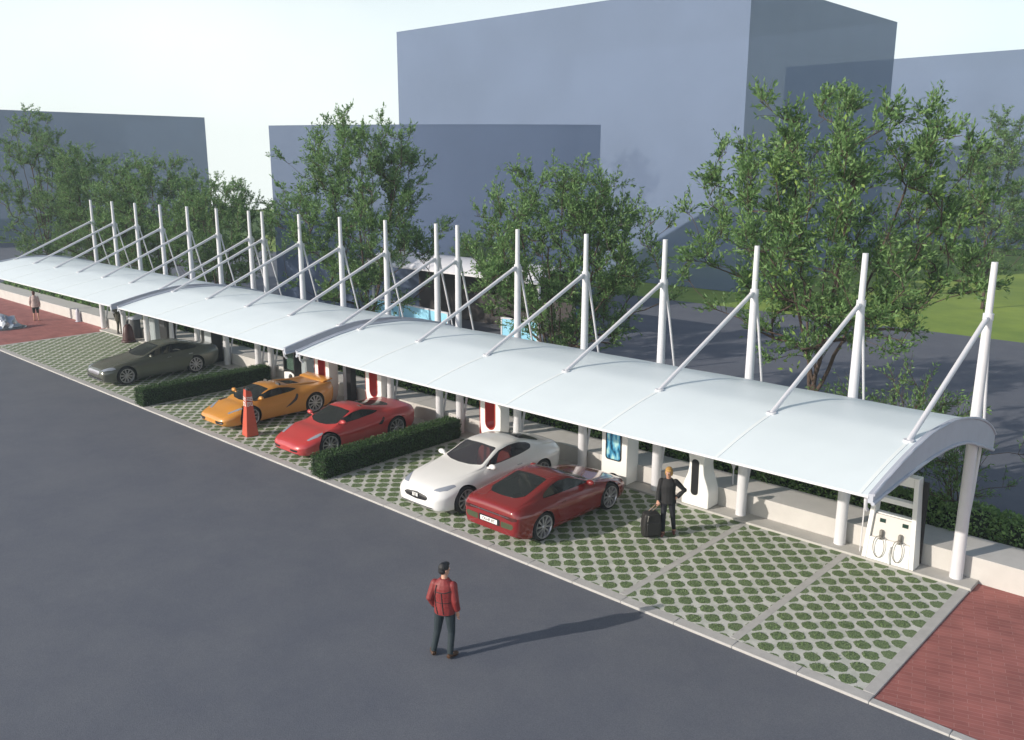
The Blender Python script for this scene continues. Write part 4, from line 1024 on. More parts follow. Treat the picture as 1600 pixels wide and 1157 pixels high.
# 2 waisted charger with a slot
def waisted():
    t = thing('charging_post', 'white waisted charging post with a tall black slot, between two masts', 'charger', (-6.55, 5.55, PZ))
    prof = [(-.39,0),(.39,0),(.39,.42),(.33,.62),(.235,.85),(.20,1.1),(.23,1.35),(.33,1.55),(.36,1.72),(-.36,1.72),(-.33,1.55),(-.23,1.35),(-.20,1.1),(-.235,.85),(-.33,.62),(-.39,.42)]
    prof = round_poly(prof, .05, 3)
    q = MB(); q.prism(prof, -.26, .24, 'xz'); q.build('shell', M['charger_white'], t, bevel=.02)
    q = MB(); q.prism(rrect(.20, .95, .09, 6, -.02, .30), -.275, -.255, 'xz'); q.build('slot', M['black'], t, smooth=30)
waisted()
# 3 charger with a blue screen and an arched foot
def screen_mat():
    m = mat('blue display', (.05,.2,.35), .12); n, l, b = nodes_of(m); t = n.new('ShaderNodeTexCoord'); w = n.new('ShaderNodeTexNoise'); w.inputs['Scale'].default_value = 5; w.inputs['Detail'].default_value = 7
    mp = n.new('ShaderNodeMapping'); mp.inputs['Scale'].default_value = (1.6,1,.6); l.new(t.outputs['Object'], mp.inputs[0]); l.new(mp.outputs[0], w.inputs['Vector'])
    r = n.new('ShaderNodeValToRGB'); e = r.color_ramp.elements; e[0].position = .38; e[0].color = (.008,.035,.07,1); e[1].position = .66; e[1].color = (.30,.50,.48,1)
    k = r.color_ramp.elements.new(.5); k.color = (.05,.22,.36,1); l.new(w.outputs['Fac'], r.inputs[0]); l.new(r.outputs[0], b.inputs['Base Color'])
    l.new(r.outputs[0], b.inputs['Emission Color']); b.inputs['Emission Strength'].default_value = .35; return m
def screened():
    t = thing('charging_post', 'white charging post with a tall blue screen by the nose of the dark red car', 'charger', (-9.12, 5.55, PZ))
    foot = [(-.43,0)] + [(-.33+.66*i/10, .24*math.sin(math.pi*i/10)**.7) for i in range(11)] + [(.43,0),(.43,1.85),(.38,1.95),(-.38,1.95),(-.43,1.85)]
    q = MB(); q.prism(foot, -.24, .30, 'xz'); q.build('shell', M['charger_white'], t, bevel=.02)
    q = MB(); plate_with_hole(rrect(.52,1.12,.09,6,-.02,.62), rrect(.46,1.06,.07,6,-.02,.65), -.262, -.236, q); q.build('screen_frame', M['black'], t, smooth=30)
    q = MB(); q.prism(rrect(.46,1.06,.07,6,-.02,.65), -.25, -.236, 'xz'); q.build('screen', screen_mat(), t, smooth=30)
    q = MB(); q.box(-.33,-.05,.005,.33,.25,.06); q.build('foot_plate', M['dark_grey'], t, bevel=.01)
screened()
# 4-6 white and red loop chargers
def loop_charger():
    t = thing('loop_charger', 'x', 'charger', (0,0,PZ), 0, 'white and red loop chargers')
    n = 32
    def stadium(w, z0, z1, r):
        out = []
        for i in range(n):
            a = 2*math.pi*i/n + math.pi/n; x = math.cos(a); z = math.sin(a)
            out.append((r*x if w is None else w*x, (z0 + r + r*z) if z < 0 else (z1 - r + r*z)))
        return out
    outer = []
    inner = stadium(.215, .50, 1.80, .24)
    for i in range(n):
        a = 2*math.pi*i/n + math.pi/n; c, s = math.cos(a), math.sin(a); e = .45
        x = math.copysign(abs(c)**e, c); z = math.copysign(abs(s)**e, s)
        zz = .99 + .99*z; outer.append((x*(.44 if zz > .6 else .37+.07*zz/.6), zz))
    q = MB(); plate_with_hole(outer, inner, -.20, .20, q); q.build('shell', M['charger_white'], t, bevel=.018)
    q = MB(); lin = [(p[0]*.90, 1.15+(p[1]-1.15)*.975) for p in inner]; plate_with_hole([(p[0]*1.003, 1.15+(p[1]-1.15)*1.002) for p in inner], lin, -.215, .215, q); q.build('loop_liner', M['charger_red'], t, smooth=40)
    q = MB(); q.box(-.475,-.19,.02,-.443,.19,1.9); q.build('side_strip', M['charger_red'], t, bevel=.012)
    return t
lc = loop_charger()
spots = [(-13.85, 5.52, 'white and red loop charger behind the white car'), (-19.55, 5.50, 'white and red loop charger behind the red car'), (-22.0, 5.08, 'white and red loop charger at the tail of the yellow car')]
for i, (x, y, lab) in enumerate(spots):
    o = lc if i == 0 else dup(lc); o.location = (x, y, PZ if y > 5.3 else 0.0); o['label'] = lab
# black pillar beside the third loop charger
q = MB(); q.box(-.13,-.13,0,.13,.13,1.85); q.box(-.16,-.16,0,.16,.16,.05)
o = q.build('black_pillar', M['black'], bevel=.02); o.location = (-21.2, 5.58, PZ); tag(o, 'slim black pillar right beside the loop charger at the tail of the yellow car', 'pillar')
# 7 black framed glass charger
def framed():
    t = thing('charging_post', 'black framed charging post with a glass front and white base, behind the yellow car', 'charger', (-25.05, 5.62, PZ))
    q = MB(); plate_with_hole(rrect(.80,1.72,.08,6,0,.06), rrect(.66,1.05,.05,6,0,.55), -.16, .16, q); q.build('frame', M['black'], t, bevel=.01)
    q = MB(); q.prism(rrect(.655,1.045,.05,6,0,.5525), -.06, -.04, 'xz'); q.build('pane', glass_mat('charger pane', (.10,.16,.13), .6), t)
    q = MB(); q.prism(round_poly([(-.34,.08),(.34,.08),(.34,.44),(.1,.52),(-.34,.46)], .05), -.185, -.161, 'xz'); q.build('base_cover', M['charger_white'], t, bevel=.006)
    q = MB(); q.ball((.14,-.21,.33), (.10,.06,.11), 12); q.tube([(.14,-.22,.33),(.22,-.27,.22),(.30,-.25,.12)], .035, 8); q.build('plug', M['black'], t, smooth=60)
framed()
# 8 dark charger with a pale door
def darkone():
    t = thing('charging_post', 'tall black charging post with a pale grey door, at the tail of the olive car', 'charger', (-31.15, 5.55, PZ))
    q = MB(); q.prism(round_poly([(-.46,0),(.46,0),(.46,1.9),(-.30,1.95),(-.46,1.75)], .06), -.24, .24, 'xz'); q.build('casing', M['black'], t, bevel=.015)
    q = MB(); q.box(-.16,-.27,.28,.42,-.243,1.82); q.build('door', mat('pale grey door', (.42,.45,.48), .35), t, bevel=.012)
    q = MB(); q.box(-.52,-.26,.95,-.47,.2,1.85); q.build('side_panel', M['charger_white'], t, bevel=.01)
darkone()
def slab():
    t = thing('charging_post', 'plain black slab charging post behind the roof of the olive car', 'charger', (-35.4, 5.60, PZ))
    q = MB(); q.prism([(-.34,0),(.34,0),(.40,1.95),(-.40,1.95)], -.22, .22, 'xz'); q.build('casing', M['black'], t, bevel=.02)
    q = MB(); q.box(-.25,-.25,1.0,.25,-.222,1.6); q.build('display', M['dark_grey'], t, bevel=.01)
slab()
def cabinet(x, y, h, w, lab):
    t = thing('grey_cabinet', lab, 'cabinet', (x, y, PZ), 0, 'pale grey cabinets'); q = MB(); q.box(-w/2,-.16,0,w/2,.16,h); q.build('casing', mat('pale grey casing', (.36,.40,.42), .45), t, bevel=.02)
    q = MB(); q.box(-w/2+.05,-.175,.2,w/2-.05,-.162,h-.1); q.build('door', mat('grey door', (.30,.34,.36), .4), t, bevel=.005)
cabinet(-36.6, 5.58, 1.25, .55, 'pale grey cabinet left of the plain black slab charger')
cabinet(-24.0, 5.6, 1.15, .34, 'pale grey cabinet right of the black framed charging post')
def kiosk():
    t = thing('litter_bin', 'dark grey upright litter bin with a sloping pale lid, right of the maroon cone', 'litter bin', (-38.75, 5.58, PZ))
    q = MB(); q.tube([(0,0,0),(0,0,.95)], .23, 20); q.build('body', M['dark_grey'], t, smooth=40)
    q = MB(); q.prism([(-.25,.95),(.25,.95),(.25,1.16),(-.25,1.02)], -.25, .25, 'yz'); q.build('lid', M['fascia'], t, bevel=.015)
kiosk()
# red bollard with white lettering
def bollard():
    t = thing('red_bollard', 'tapered orange red bollard with bands of white lettering, in front of the yellow car', 'bollard', (-20.35, .88, 0))
    RD = mat('orange red plastic', (.50,.085,.05), .45, noise=.05, nscale=4)
    n = 4; rot = R(45+ -8); secs = [(0,.285),(.08,.275),(.9,.17),(1.02,.166),(1.36,.152)]
    mb = MB(); V = []
    for z, r in secs:
        for j in range(n):
            a = rot + 2*math.pi*j/n; V.append((r*math.cos(a), r*math.sin(a), z))
    a0 = len(secs)*n
    for j in range(n):
        a = rot + 2*math.pi*j/n; V.append((.13*math.cos(a), .13*math.sin(a), 1.50 + .05*math.cos(a+2.0)))
    F = [(i*n+j, i*n+(j+1)%n, (i+1)*n+(j+1)%n, (i+1)*n+j) for i in range(len(secs)) for j in range(n)] + [tuple(reversed(range(n))), tuple(a0+j for j in range(n))]
    mb.add(V, F); mb.build('body', RD, t, bevel=.012)
    q = MB(); q.tube([(0,0,1.49),(0,0,1.56)], [.085,.07], 16); q.build('cap', M['dark_grey'], t, smooth=40)
    # white marks on the faces: a band of strokes like lettering
    random.seed(4); lt = MB()
    def on(face, u, z):
        for (z0, r0), (z1, r1) in zip(secs, secs[1:]):
            if z0 <= z <= z1: r = r0+(r1-r0)*(z-z0)/(z1-z0); break
        r += .012; a = rot+2*math.pi*face/n; b = a+2*math.pi/n; f = .5+u*.5
        return (r*(math.cos(a)*(1-f)+math.cos(b)*f), r*(math.sin(a)*(1-f)+math.sin(b)*f), z)
    def stroke(face, u0, z0, u1, z1, w):
        du, dz = u1-u0, (z1-z0)/.13; L_ = math.hypot(du,dz)+1e-6; px, pz = -dz/L_*w, du/L_*w*.13
        lt.add([on(face,u0-px,z0-pz), on(face,u1-px,z1-pz), on(face,u1+px,z1+pz), on(face,u0+px,z0+pz)], [(0,1,2,3)])
    for face in (1,2,3):
        for (a, b) in [((-.8,1.30),(.8,1.24)), ((-.8,1.22),(.8,1.16)), ((-.75,1.13),(.1,1.10))]: stroke(face, a[0], a[1], b[0], b[1], .09)
        for u in (-.6,-.15,.3,.7): stroke(face, u, 1.30, u+.08, 1.19, .07)
        for u in (-.7,-.3,.15,.55): stroke(face, u, 1.13, u+.14, 1.0, .08)
        stroke(face, -.8, 1.01, -.3, 1.0, .08); stroke(face, .2, 1.02, .8, 1.0, .08)
    lt.build('lettering', M['plate'], t, fix=True)
bollard()
def cone(x, y, z, lab, mt, s=1.0, name='traffic_cone'):
    t = thing(name, lab, 'cone', (x, y, z)); q = MB()
    q.lathe([(0,0),(.40*s,0),(.42*s,.04*s),(.40*s,.10*s),(.34*s,.14*s),(.30*s,.5*s),(.24*s,.85*s),(.14*s,.99*s),(.07*s,1.04*s)], 14); q.build('skirt', mt, t, smooth=40)
    q = MB(); q.lathe([(.07*s,1.04*s),(.06*s,1.16*s),(.075*s,1.2*s),(.05*s,1.26*s),(0,1.26*s)], 14); q.build('tip', M['black'], t, smooth=40)
cone(-38.3, 4.98, 0, 'dark maroon traffic cone with a black tip under the far left canopy', mat('maroon plastic', (.045,.008,.008), .5), .85)
LV = mat('lilac shadow tone', (.50,.49,.56), .5)  # solid lilac cones put in for cone-shaped shadows on the wall
for x, lab in ((-52.4,'pale lilac cone against the bench wall behind the person in the pale coat'), (-46.1,'pale lilac cone against the bench wall, right of the person in the pale coat')):
    t = thing('shadow_cone', lab, 'cone', (x, 5.66, -.035)); q = MB(); q.lathe([(.13,0),(.12,.35),(.09,.62),(.05,.72),(0,.73)], 12); q.build('body', LV, t, smooth=40); q = MB(); q.box(-.16,-.13,0,.16,.12,.03); q.build('foot', LV, t, bevel=.008)
# funnel on a stem behind the waisted post, thin pipe beside the dispenser
def funnel():
    t = thing('funnel_stand', 'white funnel on a thin stem right behind the waisted charging post', 'stand', (-6.0, 6.2, .52))
    q = MB(); q.tube([(0,0,0),(0,0,.42)], .018, 8); q.build('stem', M['white_steel'], t, smooth=60)
    q = MB(); q.lathe([(.02,.40),(.04,.48),(.13,.66),(.17,.80),(.15,.80),(.10,.66),(0,.50)], 16); q.build('funnel', M['white_steel'], t, smooth=50)
funnel()
q = MB(); q.tube([(0,0,0),(.01,0,1.0),(.0,-.02,1.9)], [.014,.018,.012], 8); o = q.build('conduit_pipe', M['white_steel'], smooth=60); o.location = (-2.38, 5.5, PZ); tag(o, 'thin white upright pipe just left of the twin-nozzle dispenser', 'pipe')
# crumpled metal sculpture on the left paving
def sculpture():
    t = thing('metal_sculpture', 'crumpled silver metal sculpture on a round base at the left edge', 'sculpture', (-46.9, 2.2, -.035))
    SM = mat('silver sheet metal', (.60,.62,.65), .34, metal=.6, noise=.2, nscale=3)
    rg = np.random.default_rng(12); bm = bmesh.new(); bmesh.ops.create_icosphere(bm, subdivisions=3, radius=1)
    for v in bm.verts:
        c = v.co.copy(); k = 1 + .22*math.sin(c.x*5+c.z*3) + .16*math.sin(c.y*7-c.z*4) + rg.normal()*.06
        v.co = Vector((c.x*.66*k, c.y*.56*k, max(0, .02 + (c.z+.15)*.5*k)))
    me = bpy.data.meshes.new('folds'); bm.to_mesh(me); bm.free(); link('folds', me, SM, t)
    q = MB(); q.lathe([(.95,0),(.92,.05),(.8,.055),(0,.055)], 40); q.build('base', M['dark_grey'], t, smooth=40)
    q = MB(); q.lathe([(1.0,.0),(1.0,.03),(.95,.03)], 40); q.build('base_ring', M['chrome'], t, smooth=40)
sculpture()
# ------------------------------------------------------------------ people
SKIN = mat('skin', (.50,.27,.19), .55); 
def remesh_obj(name, mb, vox, m, parent, it=3):
    me = mb.mesh(name); o = bpy.data.objects.new(name, me); COL.objects.link(o)
    r = o.modifiers.new('r', 'REMESH'); r.mode = 'VOXEL'; r.voxel_size = vox; s = o.modifiers.new('s', 'SMOOTH'); s.iterations = it; s.factor = .5
    bpy.context.view_layer.update(); nm = bpy.data.meshes.new_from_object(o.evaluated_get(bpy.context.evaluated_depsgraph_get())); bpy.data.objects.remove(o, do_unlink=True)
    return link(name, nm, m, parent, smooth=180)
V = Vector
def lofted(mb, rows, n=14):
    """rows: (centre, half width x, half depth y) horizontal elliptical slices"""
    vs = []; k = len(rows)
    for c, rx, ry in rows:
        for j in range(n):
            a = 2*math.pi*j/n; vs.append((c[0]+rx*math.cos(a), c[1]+ry*math.sin(a), c[2]))
    fs = [(i*n+j, i*n+(j+1)%n, (i+1)*n+(j+1)%n, (i+1)*n+j) for i in range(k-1) for j in range(n)] + [tuple(range(n-1,-1,-1)), tuple((k-1)*n+j for j in range(n))]
    mb.add(vs, fs)
def hand(mb, wrist, d, side, curl=.35, s=1.0):
    """palm and five bent fingers; d = pointing direction, side = thumb direction"""
    d = V(d).normalized(); sd_ = (V(side) - d*V(side).dot(d)).normalized(); nrm = d.cross(sd_).normalized()
    w = V(wrist); mb.tube([w, w+d*.045*s, w+d*.09*s], [(.026*s,.017*s),(.040*s,.016*s),(.038*s,.013*s)], 10)
    for i, (off, ln) in enumerate(((.029,.070),(.010,.080),(-.010,.075),(-.028,.058))):
        b = w + d*.085*s + sd_*off*s; a = b; pts = [b - d*.02*s]; ang = 0
        for j in range(3):
            ang += curl*(.6+.35*j); a = a + (d*math.cos(ang) + nrm*math.sin(ang))*ln*s*(.42,.33,.25)[j]; pts.append(a)
        mb.tube(pts, [.0095*s,.0095*s,.0085*s,.007*s], 7)
    b = w + d*.03*s + sd_*.030*s; mb.tube([w+d*.02*s, b, b+(d*.6+sd_*.7)*.035*s, b+(d*.9+sd_*.6+nrm*.4)*.062*s], [.014*s,.013*s,.010*s,.008*s], 7)
def head(mb, c, yaw, pitch=0, s=1.0):
    """skull, jaw, nose, ears; the face looks along -Y before turning"""
    Rm = Matrix.Translation(V(c)) @ Matrix.Rotation(yaw, 4, 'Z') @ Matrix.Rotation(pitch, 4, 'X') @ Matrix.Scale(s, 4)
    def P(p): return tuple(Rm @ V(p))
    q = MB(); q.ball((0,.012,.03), (.076,.094,.098), 18); q.ball((0,-.018,-.045), (.060,.070,.068), 16); q.ball((0,-.052,-.080), (.030,.030,.026), 12)
    q.tube([(0,-.078,.030),(0,-.104,-.008),(0,-.092,-.020)], [.010,.015,.011], 8); q.ball((0,-.078,-.052), (.024,.012,.008), 10)
    q.ball((.077,.014,.0), (.011,.020,.032), 10); q.ball((-.077,.014,.0), (.011,.020,.032), 10); q.ball((0,-.070,.032), (.048,.016,.010), 10)
    mb.v_off = len(mb.v); mb.add([P(p) for p in q.v], q.f); return P
def person(lab, loc, rz, J, cloth, scale=1.0, vox=.0075):
    t = thing('person', lab, 'person', loc, rz); t.scale = (scale,)*3
    lt = J
    # body: one continuous surface
    b = MB(); lofted(b, [((J['hip'][0],J['hip'][1],.84),.13,.09), (J['hip'],.155,.105), (J['waist'],.125,.088), (J['chest'],.155,.105), (J['shl'],.165,.085), ((J['neck'][0],J['neck'][1],J['neck'][2]-.03),.075,.06)])
    b.tube([V(J['neck'])-V((0,0,.06)), V(J['head'])-V((0,-.01,.06))], [.060,.052], 12)
    P = head(b, J['head'], J.get('hyaw',0), J.get('hpitch',0))
    for k in ('L','R'):
        sh_, el, wr_ = V(J['sh'+k]), V(J['el'+k]), V(J['wr'+k])
        b.tube([sh_+V((0,0,.01)), sh_*.5+el*.5, el, el*.45+wr_*.55, wr_], [.052,.045,.036,.033,.025], 10)
        hand(b, wr_, V(J['hd'+k]), V(J['ht'+k]), J.get('curl'+k,.35))
        hp, kn, an, to = V(J['hp'+k]), V(J['kn'+k]), V(J['an'+k]), V(J['to'+k])
        b.tube([hp+V((0,0,.06)), hp*.6+kn*.4, kn, kn*.65+an*.35, an+V((0,0,.02))], [.088,.076,.054,.052,.036], 12); b.tube([an+V((0,0,.0)), an*.4+to*.6+V((0,0,.0)), to], [.040,.036,.026], 10)
    remesh_obj('body', b, vox, SKIN, t, 4)
    # eyes
    for sx_ in (-1,1):
        e = MB(); c = P((sx_*.030,-.074,.022)); e.ball(c, .0105, 10); e.build('eye', M['plate'], t, smooth=60); e = MB(); c2 = P((sx_*.030,-.083,.022)); e.ball(c2, .0048, 8)
        e.build('pupil', M['black'], t, smooth=60)
    cloth(t, J, P, vox); return t
def sleeve(mb, J, k, r, upto=1.0):
    sh_, el, wr_ = V(J['sh'+k]), V(J['el'+k]), V(J['wr'+k]); end = el + (wr_-el)*upto
    mb.ball(sh_-V((0,0,.012)), r*1.16, 14); mb.tube([sh_-V((0,0,.005)), sh_*.5+el*.5, el, el*.5+end*.5, end], [r*1.14,r*1.06,r,r*.95,r*.88], 12); mb.ball(el, r*1.0, 12)
def trousers(mb, J, r=1.0, upto=1.0, top=None):
    hz = top or J['hip'][2]+.10
    lofted(mb, [((J['hip'][0],J['hip'][1],J['hip'][2]-.10),.150*r,.115*r), (J['hip'],.172*r,.122*r), ((J['waist'][0],J['waist'][1],hz),.142*r,.104*r)])
    for k in ('L','R'):
        hp, kn, an = V(J['hp'+k]), V(J['kn'+k]), V(J['an'+k])+V((0,0,.015)); end = kn + (an-kn)*upto if upto > 0 else kn
        mb.tube([hp+V((0,0,.05)), hp*.55+kn*.45, kn, kn*.5+end*.5, end], [.098*r,.086*r,.066*r,.060*r,.054*r], 14)
def shoes(t, J, m, hi=.0, vox=.007):
    for k in ('L','R'):
        an, to = V(J['an'+k]), V(J['to'+k]); q = MB(); d = (to-an); d.z = 0; d.normalize(); hl = an - d*.055
        q.tube([V((hl.x,hl.y,.045)), V((an.x,an.y,.058)), V((an.x,an.y,.05))*.4+V((to.x,to.y,.04))*.6, V((to.x,to.y,.034)), V((to.x,to.y,.03))+d*.035], [(.036,.042),(.043,.055),(.047,.038),(.043,.031),(.022,.020)], 14)
        if hi: q.tube([V((an.x,an.y,.05)), V((an.x,an.y,.09+hi))], [.046,.046], 12)
        remesh_obj('shoe', q, vox, m, t, 2)
def hair(t, P, m, rows, vox, name='hair'):
    q = MB()
    for c, r in rows:
        h = MB(); h.ball(c, r, 18); q.add([P(p) for p in h.v], h.f)
    o = remesh_obj(name, q, vox, m, t, 3); return o

# man in the road, seen from behind
FAB_RED = mat('red quilted jacket', (.20,.022,.022), .58, noise=.12, nscale=14, bump=.3, bscale=22)
FAB_DK = mat('black webbing', (.012,.012,.014), .6)
TR_TEAL = mat('dark teal trousers', (.016,.028,.036), .75, noise=.15, nscale=9, bump=.15, bscale=60)
SHOE_BR = mat('brown leather shoes', (.060,.026,.010), .45)
HAIR_BK = mat('black hair', (.010,.010,.012), .45, bump=.5, bscale=90)
def man_cloth(t, J, P, vox):
    q = MB(); trousers(q, J, 1.0, 1.0); remesh_obj('trousers', q, vox, TR_TEAL, t)
    q = MB(); lofted(q, [((J['hip'][0],J['hip'][1],.86),.190,.150), ((J['hip'][0],J['hip'][1],.93),.192,.150), ((J['waist'][0],J['waist'][1],1.08),.178,.135), (V(J['chest'])-V((0,0,.04)),.196,.146), (V(J['chest'])+V((0,0,.06)),.200,.140), ((J['shl'][0],J['shl'][1],J['shl'][2]),.190,.112), ((J['neck'][0],J['neck'][1],J['neck'][2]+.0),.085,.078)])
    for k in ('L','R'): sleeve(q, J, k, .068, .72 if k == 'R' else .9)
    jk = remesh_obj('jacket', q, vox, FAB_RED, t, 3)
    bm = bmesh.new(); bm.from_mesh(jk.data); bv = BVHTree.FromBMesh(bm); bm.free()
    def strip(pts, w, m, nm, dr=V((0,-1,0))):
        s = MB(); pp = []
        for a, b in zip(pts, pts[1:]):
            for i in range(6): pp.append(V(a).lerp(V(b), i/6))
        pp.append(V(pts[-1])); hit = []
        for p in pp:
            h = bv.ray_cast(V((p.x, 1.2 if dr.y < 0 else -1.2, p.z)), V((0,-1 if dr.y < 0 else 1,0)))
            if h[0] is not None: hit.append(h[0]+h[1]*.003)
        if len(hit) > 1: s.tube(hit, w, 6); s.build(nm, m, t, smooth=60)
    cz = J['chest'][2]
    strip([(-.16,0,cz+.03),(-.05,0,cz-.0),(.15,0,cz-.0)], .008, FAB_DK, 'yoke_seam'); strip([(.0,0,cz),(-.01,0,1.05),(-.03,0,.885)], .009, FAB_DK, 'back_seam')
    strip([(.10,0,cz+.12),(.13,0,1.2),(.12,0,1.02),(.08,0,.88)], .011, FAB_DK, 'side_strap'); strip([(-.15,0,1.10),(.14,0,1.09)], .006, FAB_DK, 'waist_seam')
    for z in (1.20, 1.15, 1.02, .96): strip([(-.14,0,z),(.12,0,z-.005)], .004, FAB_RED, 'quilt_fold')
    for k in ('L','R'):
        el, wr_ = V(J['el'+k]), V(J['wr'+k]); f = .72 if k == 'R' else .9; c = el+(wr_-el)*f; d = (wr_-el).normalized(); s = MB(); s.tube([c-d*.02, c+d*.012], .062, 14); s.build('cuff', FAB_DK if k == 'L' else FAB_RED, t, smooth=40)
    shoes(t, J, SHOE_BR)
    hair(t, P, HAIR_BK, [((0,.022,.048),(.084,.098,.094)), ((0,.05,-.005),(.076,.068,.075)), ((0,-.02,.105),(.070,.070,.036))], vox)
mJ = dict(hip=(0,0,.93), waist=(.0,.01,1.09), chest=(.0,.015,1.29), shl=(0,.02,1.42), neck=(0,.0,1.50), head=(.01,-.045,1.635), hyaw=R(-38), hpitch=R(4),
  shL=(.165,.02,1.405), elL=(.245,.075,1.14), wrL=(.20,-.05,.94), hdL=(-.35,-.35,-.85), htL=(-.3,-.9,0), curlL=.6,
  shR=(-.165,.02,1.405), elR=(-.212,.045,1.12), wrR=(-.222,-.03,.88), hdR=(0,-.08,-1), htR=(.2,-1,0), curlR=.35,
  hpL=(.09,0,.90), knL=(.155,-.03,.48), anL=(.225,.01,.075), toL=(.31,-.11,.03),
  hpR=(-.09,0,.90), knR=(-.105,-.035,.48), anR=(-.095,.03,.075), toR=(-.16,-.12,.03))
# local -Y is the way a person faces
F_ = Vector((-.6816,.7317)); R_ = Vector((.7317,.6816))
def face_to(v): return math.atan2(v.x, -v.y)
man = person('man in a red quilted jacket standing alone in the road', (-6.12, -3.74, ROADZ), face_to(F_*1.0 + R_*.30), mJ, man_cloth, 1.02)

# woman with suitcase
FAB_BK = mat('black wool coat', (.010,.010,.012), .8, noise=.2, nscale=8); FAB_NV = mat('navy trousers', (.010,.011,.018), .8)
HAIR_BL = mat('blonde hair', (.42,.24,.07), .5, bump=.5, bscale=70); BOOT = mat('reddish boots', (.14,.05,.04), .5)
def lady_cloth(t, J, P, vox):
    q = MB(); trousers(q, J, .93, .97); remesh_obj('trousers', q, vox, FAB_NV, t)
    q = MB(); lofted(q, [((J['hip'][0],J['hip'][1],.84),.205,.155), ((J['hip'][0],J['hip'][1],.95),.195,.145), ((J['waist'][0],J['waist'][1],1.08),.170,.130), (J['chest'],.180,.140), ((J['shl'][0],J['shl'][1],J['shl'][2]-.01),.168,.105), ((J['neck'][0],J['neck'][1],J['neck'][2]-.02),.078,.074)])
    for k in ('L','R'): sleeve(q, J, k, .060, .96)
    remesh_obj('coat', q, vox, FAB_BK, t, 3); shoes(t, J, BOOT, .07)
    hair(t, P, HAIR_BL, [((0,.03,.045),(.090,.098,.092)), ((0,.065,-.03),(.082,.062,.085)), ((.066,.015,-.015),(.028,.062,.072)), ((-.066,.015,-.015),(.028,.062,.072)), ((.02,-.045,.085),(.066,.045,.036))], vox)
lJ = dict(hip=(0,0,.93), waist=(0,0,1.08), chest=(0,-.005,1.27), shl=(0,0,1.40), neck=(0,0,1.475), head=(0,-.055,1.605), hyaw=R(-12), hpitch=R(14),
  shL=(.165,0,1.385), elL=(.375,.05,1.16), wrL=(.205,-.02,.985), hdL=(-.85,-.3,-.25), htL=(0,-.2,-1), curlL=.5,
  shR=(-.165,0,1.385), elR=(-.215,-.02,1.13), wrR=(-.225,-.10,.90), hdR=(-.05,-.15,-1), htR=(.8,-.6,0), curlR=1.0,
  hpL=(.085,0,.90), knL=(.13,.05,.49), anL=(.165,.19,.085), toL=(.175,.065,.03),
  hpR=(-.085,0,.90), knR=(-.09,-.03,.49), anR=(-.085,-.02,.08), toR=(-.10,-.145,.03))
LADY = (-6.12, 3.36, 0.0); lrz = face_to(F_*-1.0 + R_*-.22)
lady = person('blonde woman in a black coat with one hand on her hip, holding a suitcase', LADY, lrz, lJ, lady_cloth, .985)
def suitcase():
    hl = Matrix.Translation(V(LADY)) @ Matrix.Rotation(lrz, 4, 'Z') @ Matrix.Scale(.985, 4) @ V((-.232,-.125,.81)); loc = (hl.x-.07, hl.y-.13, 0)
    t = thing('suitcase', 'black soft wheeled suitcase standing beside the blonde woman', 'suitcase', loc, lrz + R(24))
    q = MB(); rows = []
    body = round_poly([(-.21,.04),(.21,.04),(.225,.35),(.19,.60),(.10,.645),(-.12,.645),(-.2,.60),(-.225,.35)], .07)
    q.prism(body, -.13, .13, 'xz'); BS = mat('black suitcase fabric', (.013,.012,.012), .65, noise=.2, nscale=12); q.build('body', BS, t, bevel=.045)
    q = MB(); q.prism(round_poly([(-.16,.10),(.16,.10),(.16,.42),(-.16,.42)], .05), -.165, -.131, 'xz'); q.build('front_pocket', BS, t, bevel=.02)
    q = MB(); q.tube([(-.12,-.14,.60),(-.14,-.142,.45)], .008, 6); q.ball((-.12,-.145,.58), .02, 8); q.build('zip', M['cable'], t, smooth=60)
    for x in (-.15,.15):
        q = MB(); q.lathe([(0,-.02),(.035,-.02),(.035,.02),(0,.02)], 14, c=(x,.09,.036), axis='x'); q.build('wheel', M['rubber'], t, smooth=40)
    inv = (Matrix.Translation(V(loc)) @ Matrix.Rotation(lrz+R(24), 4, 'Z')).inverted(); top = inv @ hl
    q = MB(); a = V((.0,.06,.64)); sdv = V((.05,0,0)); q.tube([a-sdv, top-sdv], .009, 8); q.tube([a+sdv, top+sdv], .009, 8); q.tube([top-sdv*1.4, top+sdv*1.4], .016, 8); q.build('pull_handle', mat('bronze handle', (.25,.17,.13), .4, metal=.4), t, smooth=50)
suitcase()

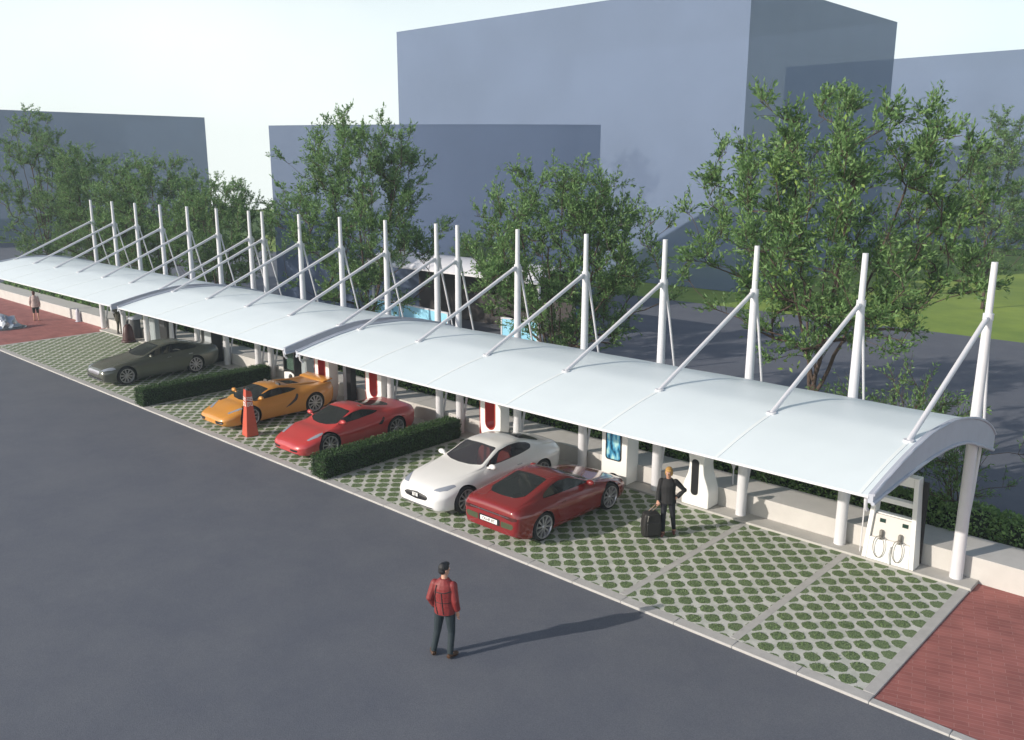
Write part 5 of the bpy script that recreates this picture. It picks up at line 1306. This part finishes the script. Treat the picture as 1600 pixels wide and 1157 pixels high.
# two distant figures
FAB_PK = mat('pale pink coat', (.52,.40,.37), .75, noise=.25, nscale=7); FAB_SK = mat('black shorts', (.012,.016,.013), .8); HAIR_AU = mat('auburn hair', (.07,.015,.010), .5)
FAB_OL = mat('olive parka', (.045,.043,.030), .85, noise=.2, nscale=7); FAB_KH = mat('khaki trousers', (.075,.068,.050), .85); HAIR_DK = mat('dark brown hair', (.012,.009,.007), .6)
def far_cloth(coat, low, upto, hr, hemz, shoe):
    def f(t, J, P, vox):
        q = MB(); trousers(q, J, 1.0, upto); remesh_obj('shorts' if upto < .5 else 'trousers', q, vox, low, t)
        q = MB(); lofted(q, [((J['hip'][0],J['hip'][1],hemz),.20,.155), (J['hip'],.205,.155), (J['waist'],.185,.140), (J['chest'],.19,.145), ((J['shl'][0],J['shl'][1],J['shl'][2]-.01),.175,.11), ((J['neck'][0],J['neck'][1],J['neck'][2]-.01),.085,.08)])
        for k in ('L','R'): sleeve(q, J, k, .066, .95)
        remesh_obj('coat', q, vox, coat, t, 3); shoes(t, J, shoe, 0, .01)
        hair(t, P, hr, [((0,.025,.045),(.088,.10,.092)), ((0,.06,-.03),(.08,.06,.08))], vox)
    return f
base = dict(hip=(0,0,.93), waist=(0,0,1.08), chest=(0,0,1.28), shl=(0,0,1.41), neck=(0,0,1.485), head=(0,-.03,1.62),
  shL=(.17,0,1.395), elL=(.235,.03,1.13), wrL=(.245,-.06,.89), hdL=(0,-.1,-1), htL=(-.2,-1,0), shR=(-.17,0,1.395), elR=(-.235,.03,1.13), wrR=(-.245,-.06,.89), hdR=(0,-.1,-1), htR=(.2,-1,0),
  hpL=(.085,0,.90), knL=(.10,-.03,.49), anL=(.11,.02,.08), toL=(.12,-.11,.03), hpR=(-.085,0,.90), knR=(-.11,.0,.49), anR=(-.135,.06,.08), toR=(-.15,-.07,.03))
person('person in a pale pink coat and black shorts on the far left red paving', (-48.15, 4.20, -.035), face_to(F_*.9+R_*-.3), base, far_cloth(FAB_PK, FAB_SK, .12, HAIR_AU, .80, SKIN), .95, .012)
b2 = dict(base); b2['head'] = (0,-.045,1.61)
person('person in an olive parka and khaki trousers by the maroon cone', (-40.4, 5.48, PZ), face_to(F_*1.0+R_*.2), b2, far_cloth(FAB_OL, FAB_KH, .97, HAIR_DK, .72, M['black']), .93, .012)

# ------------------------------------------------------------------ air: one even box of thin haze round everything
hz = bpy.data.materials.new('haze'); hz.use_nodes = True; n = hz.node_tree.nodes; n.clear()
o = n.new('ShaderNodeOutputMaterial'); v = n.new('ShaderNodeVolumePrincipled'); v.inputs['Color'].default_value = (.72,.86,1.0,1); v.inputs['Density'].default_value = .0009; v.inputs['Anisotropy'].default_value = .0
hz.node_tree.links.new(v.outputs[0], o.inputs['Volume'])
ho = MB().box(-150, -45, -14, 85, 150, 24).build('haze', hz); ho['kind'] = 'stuff'
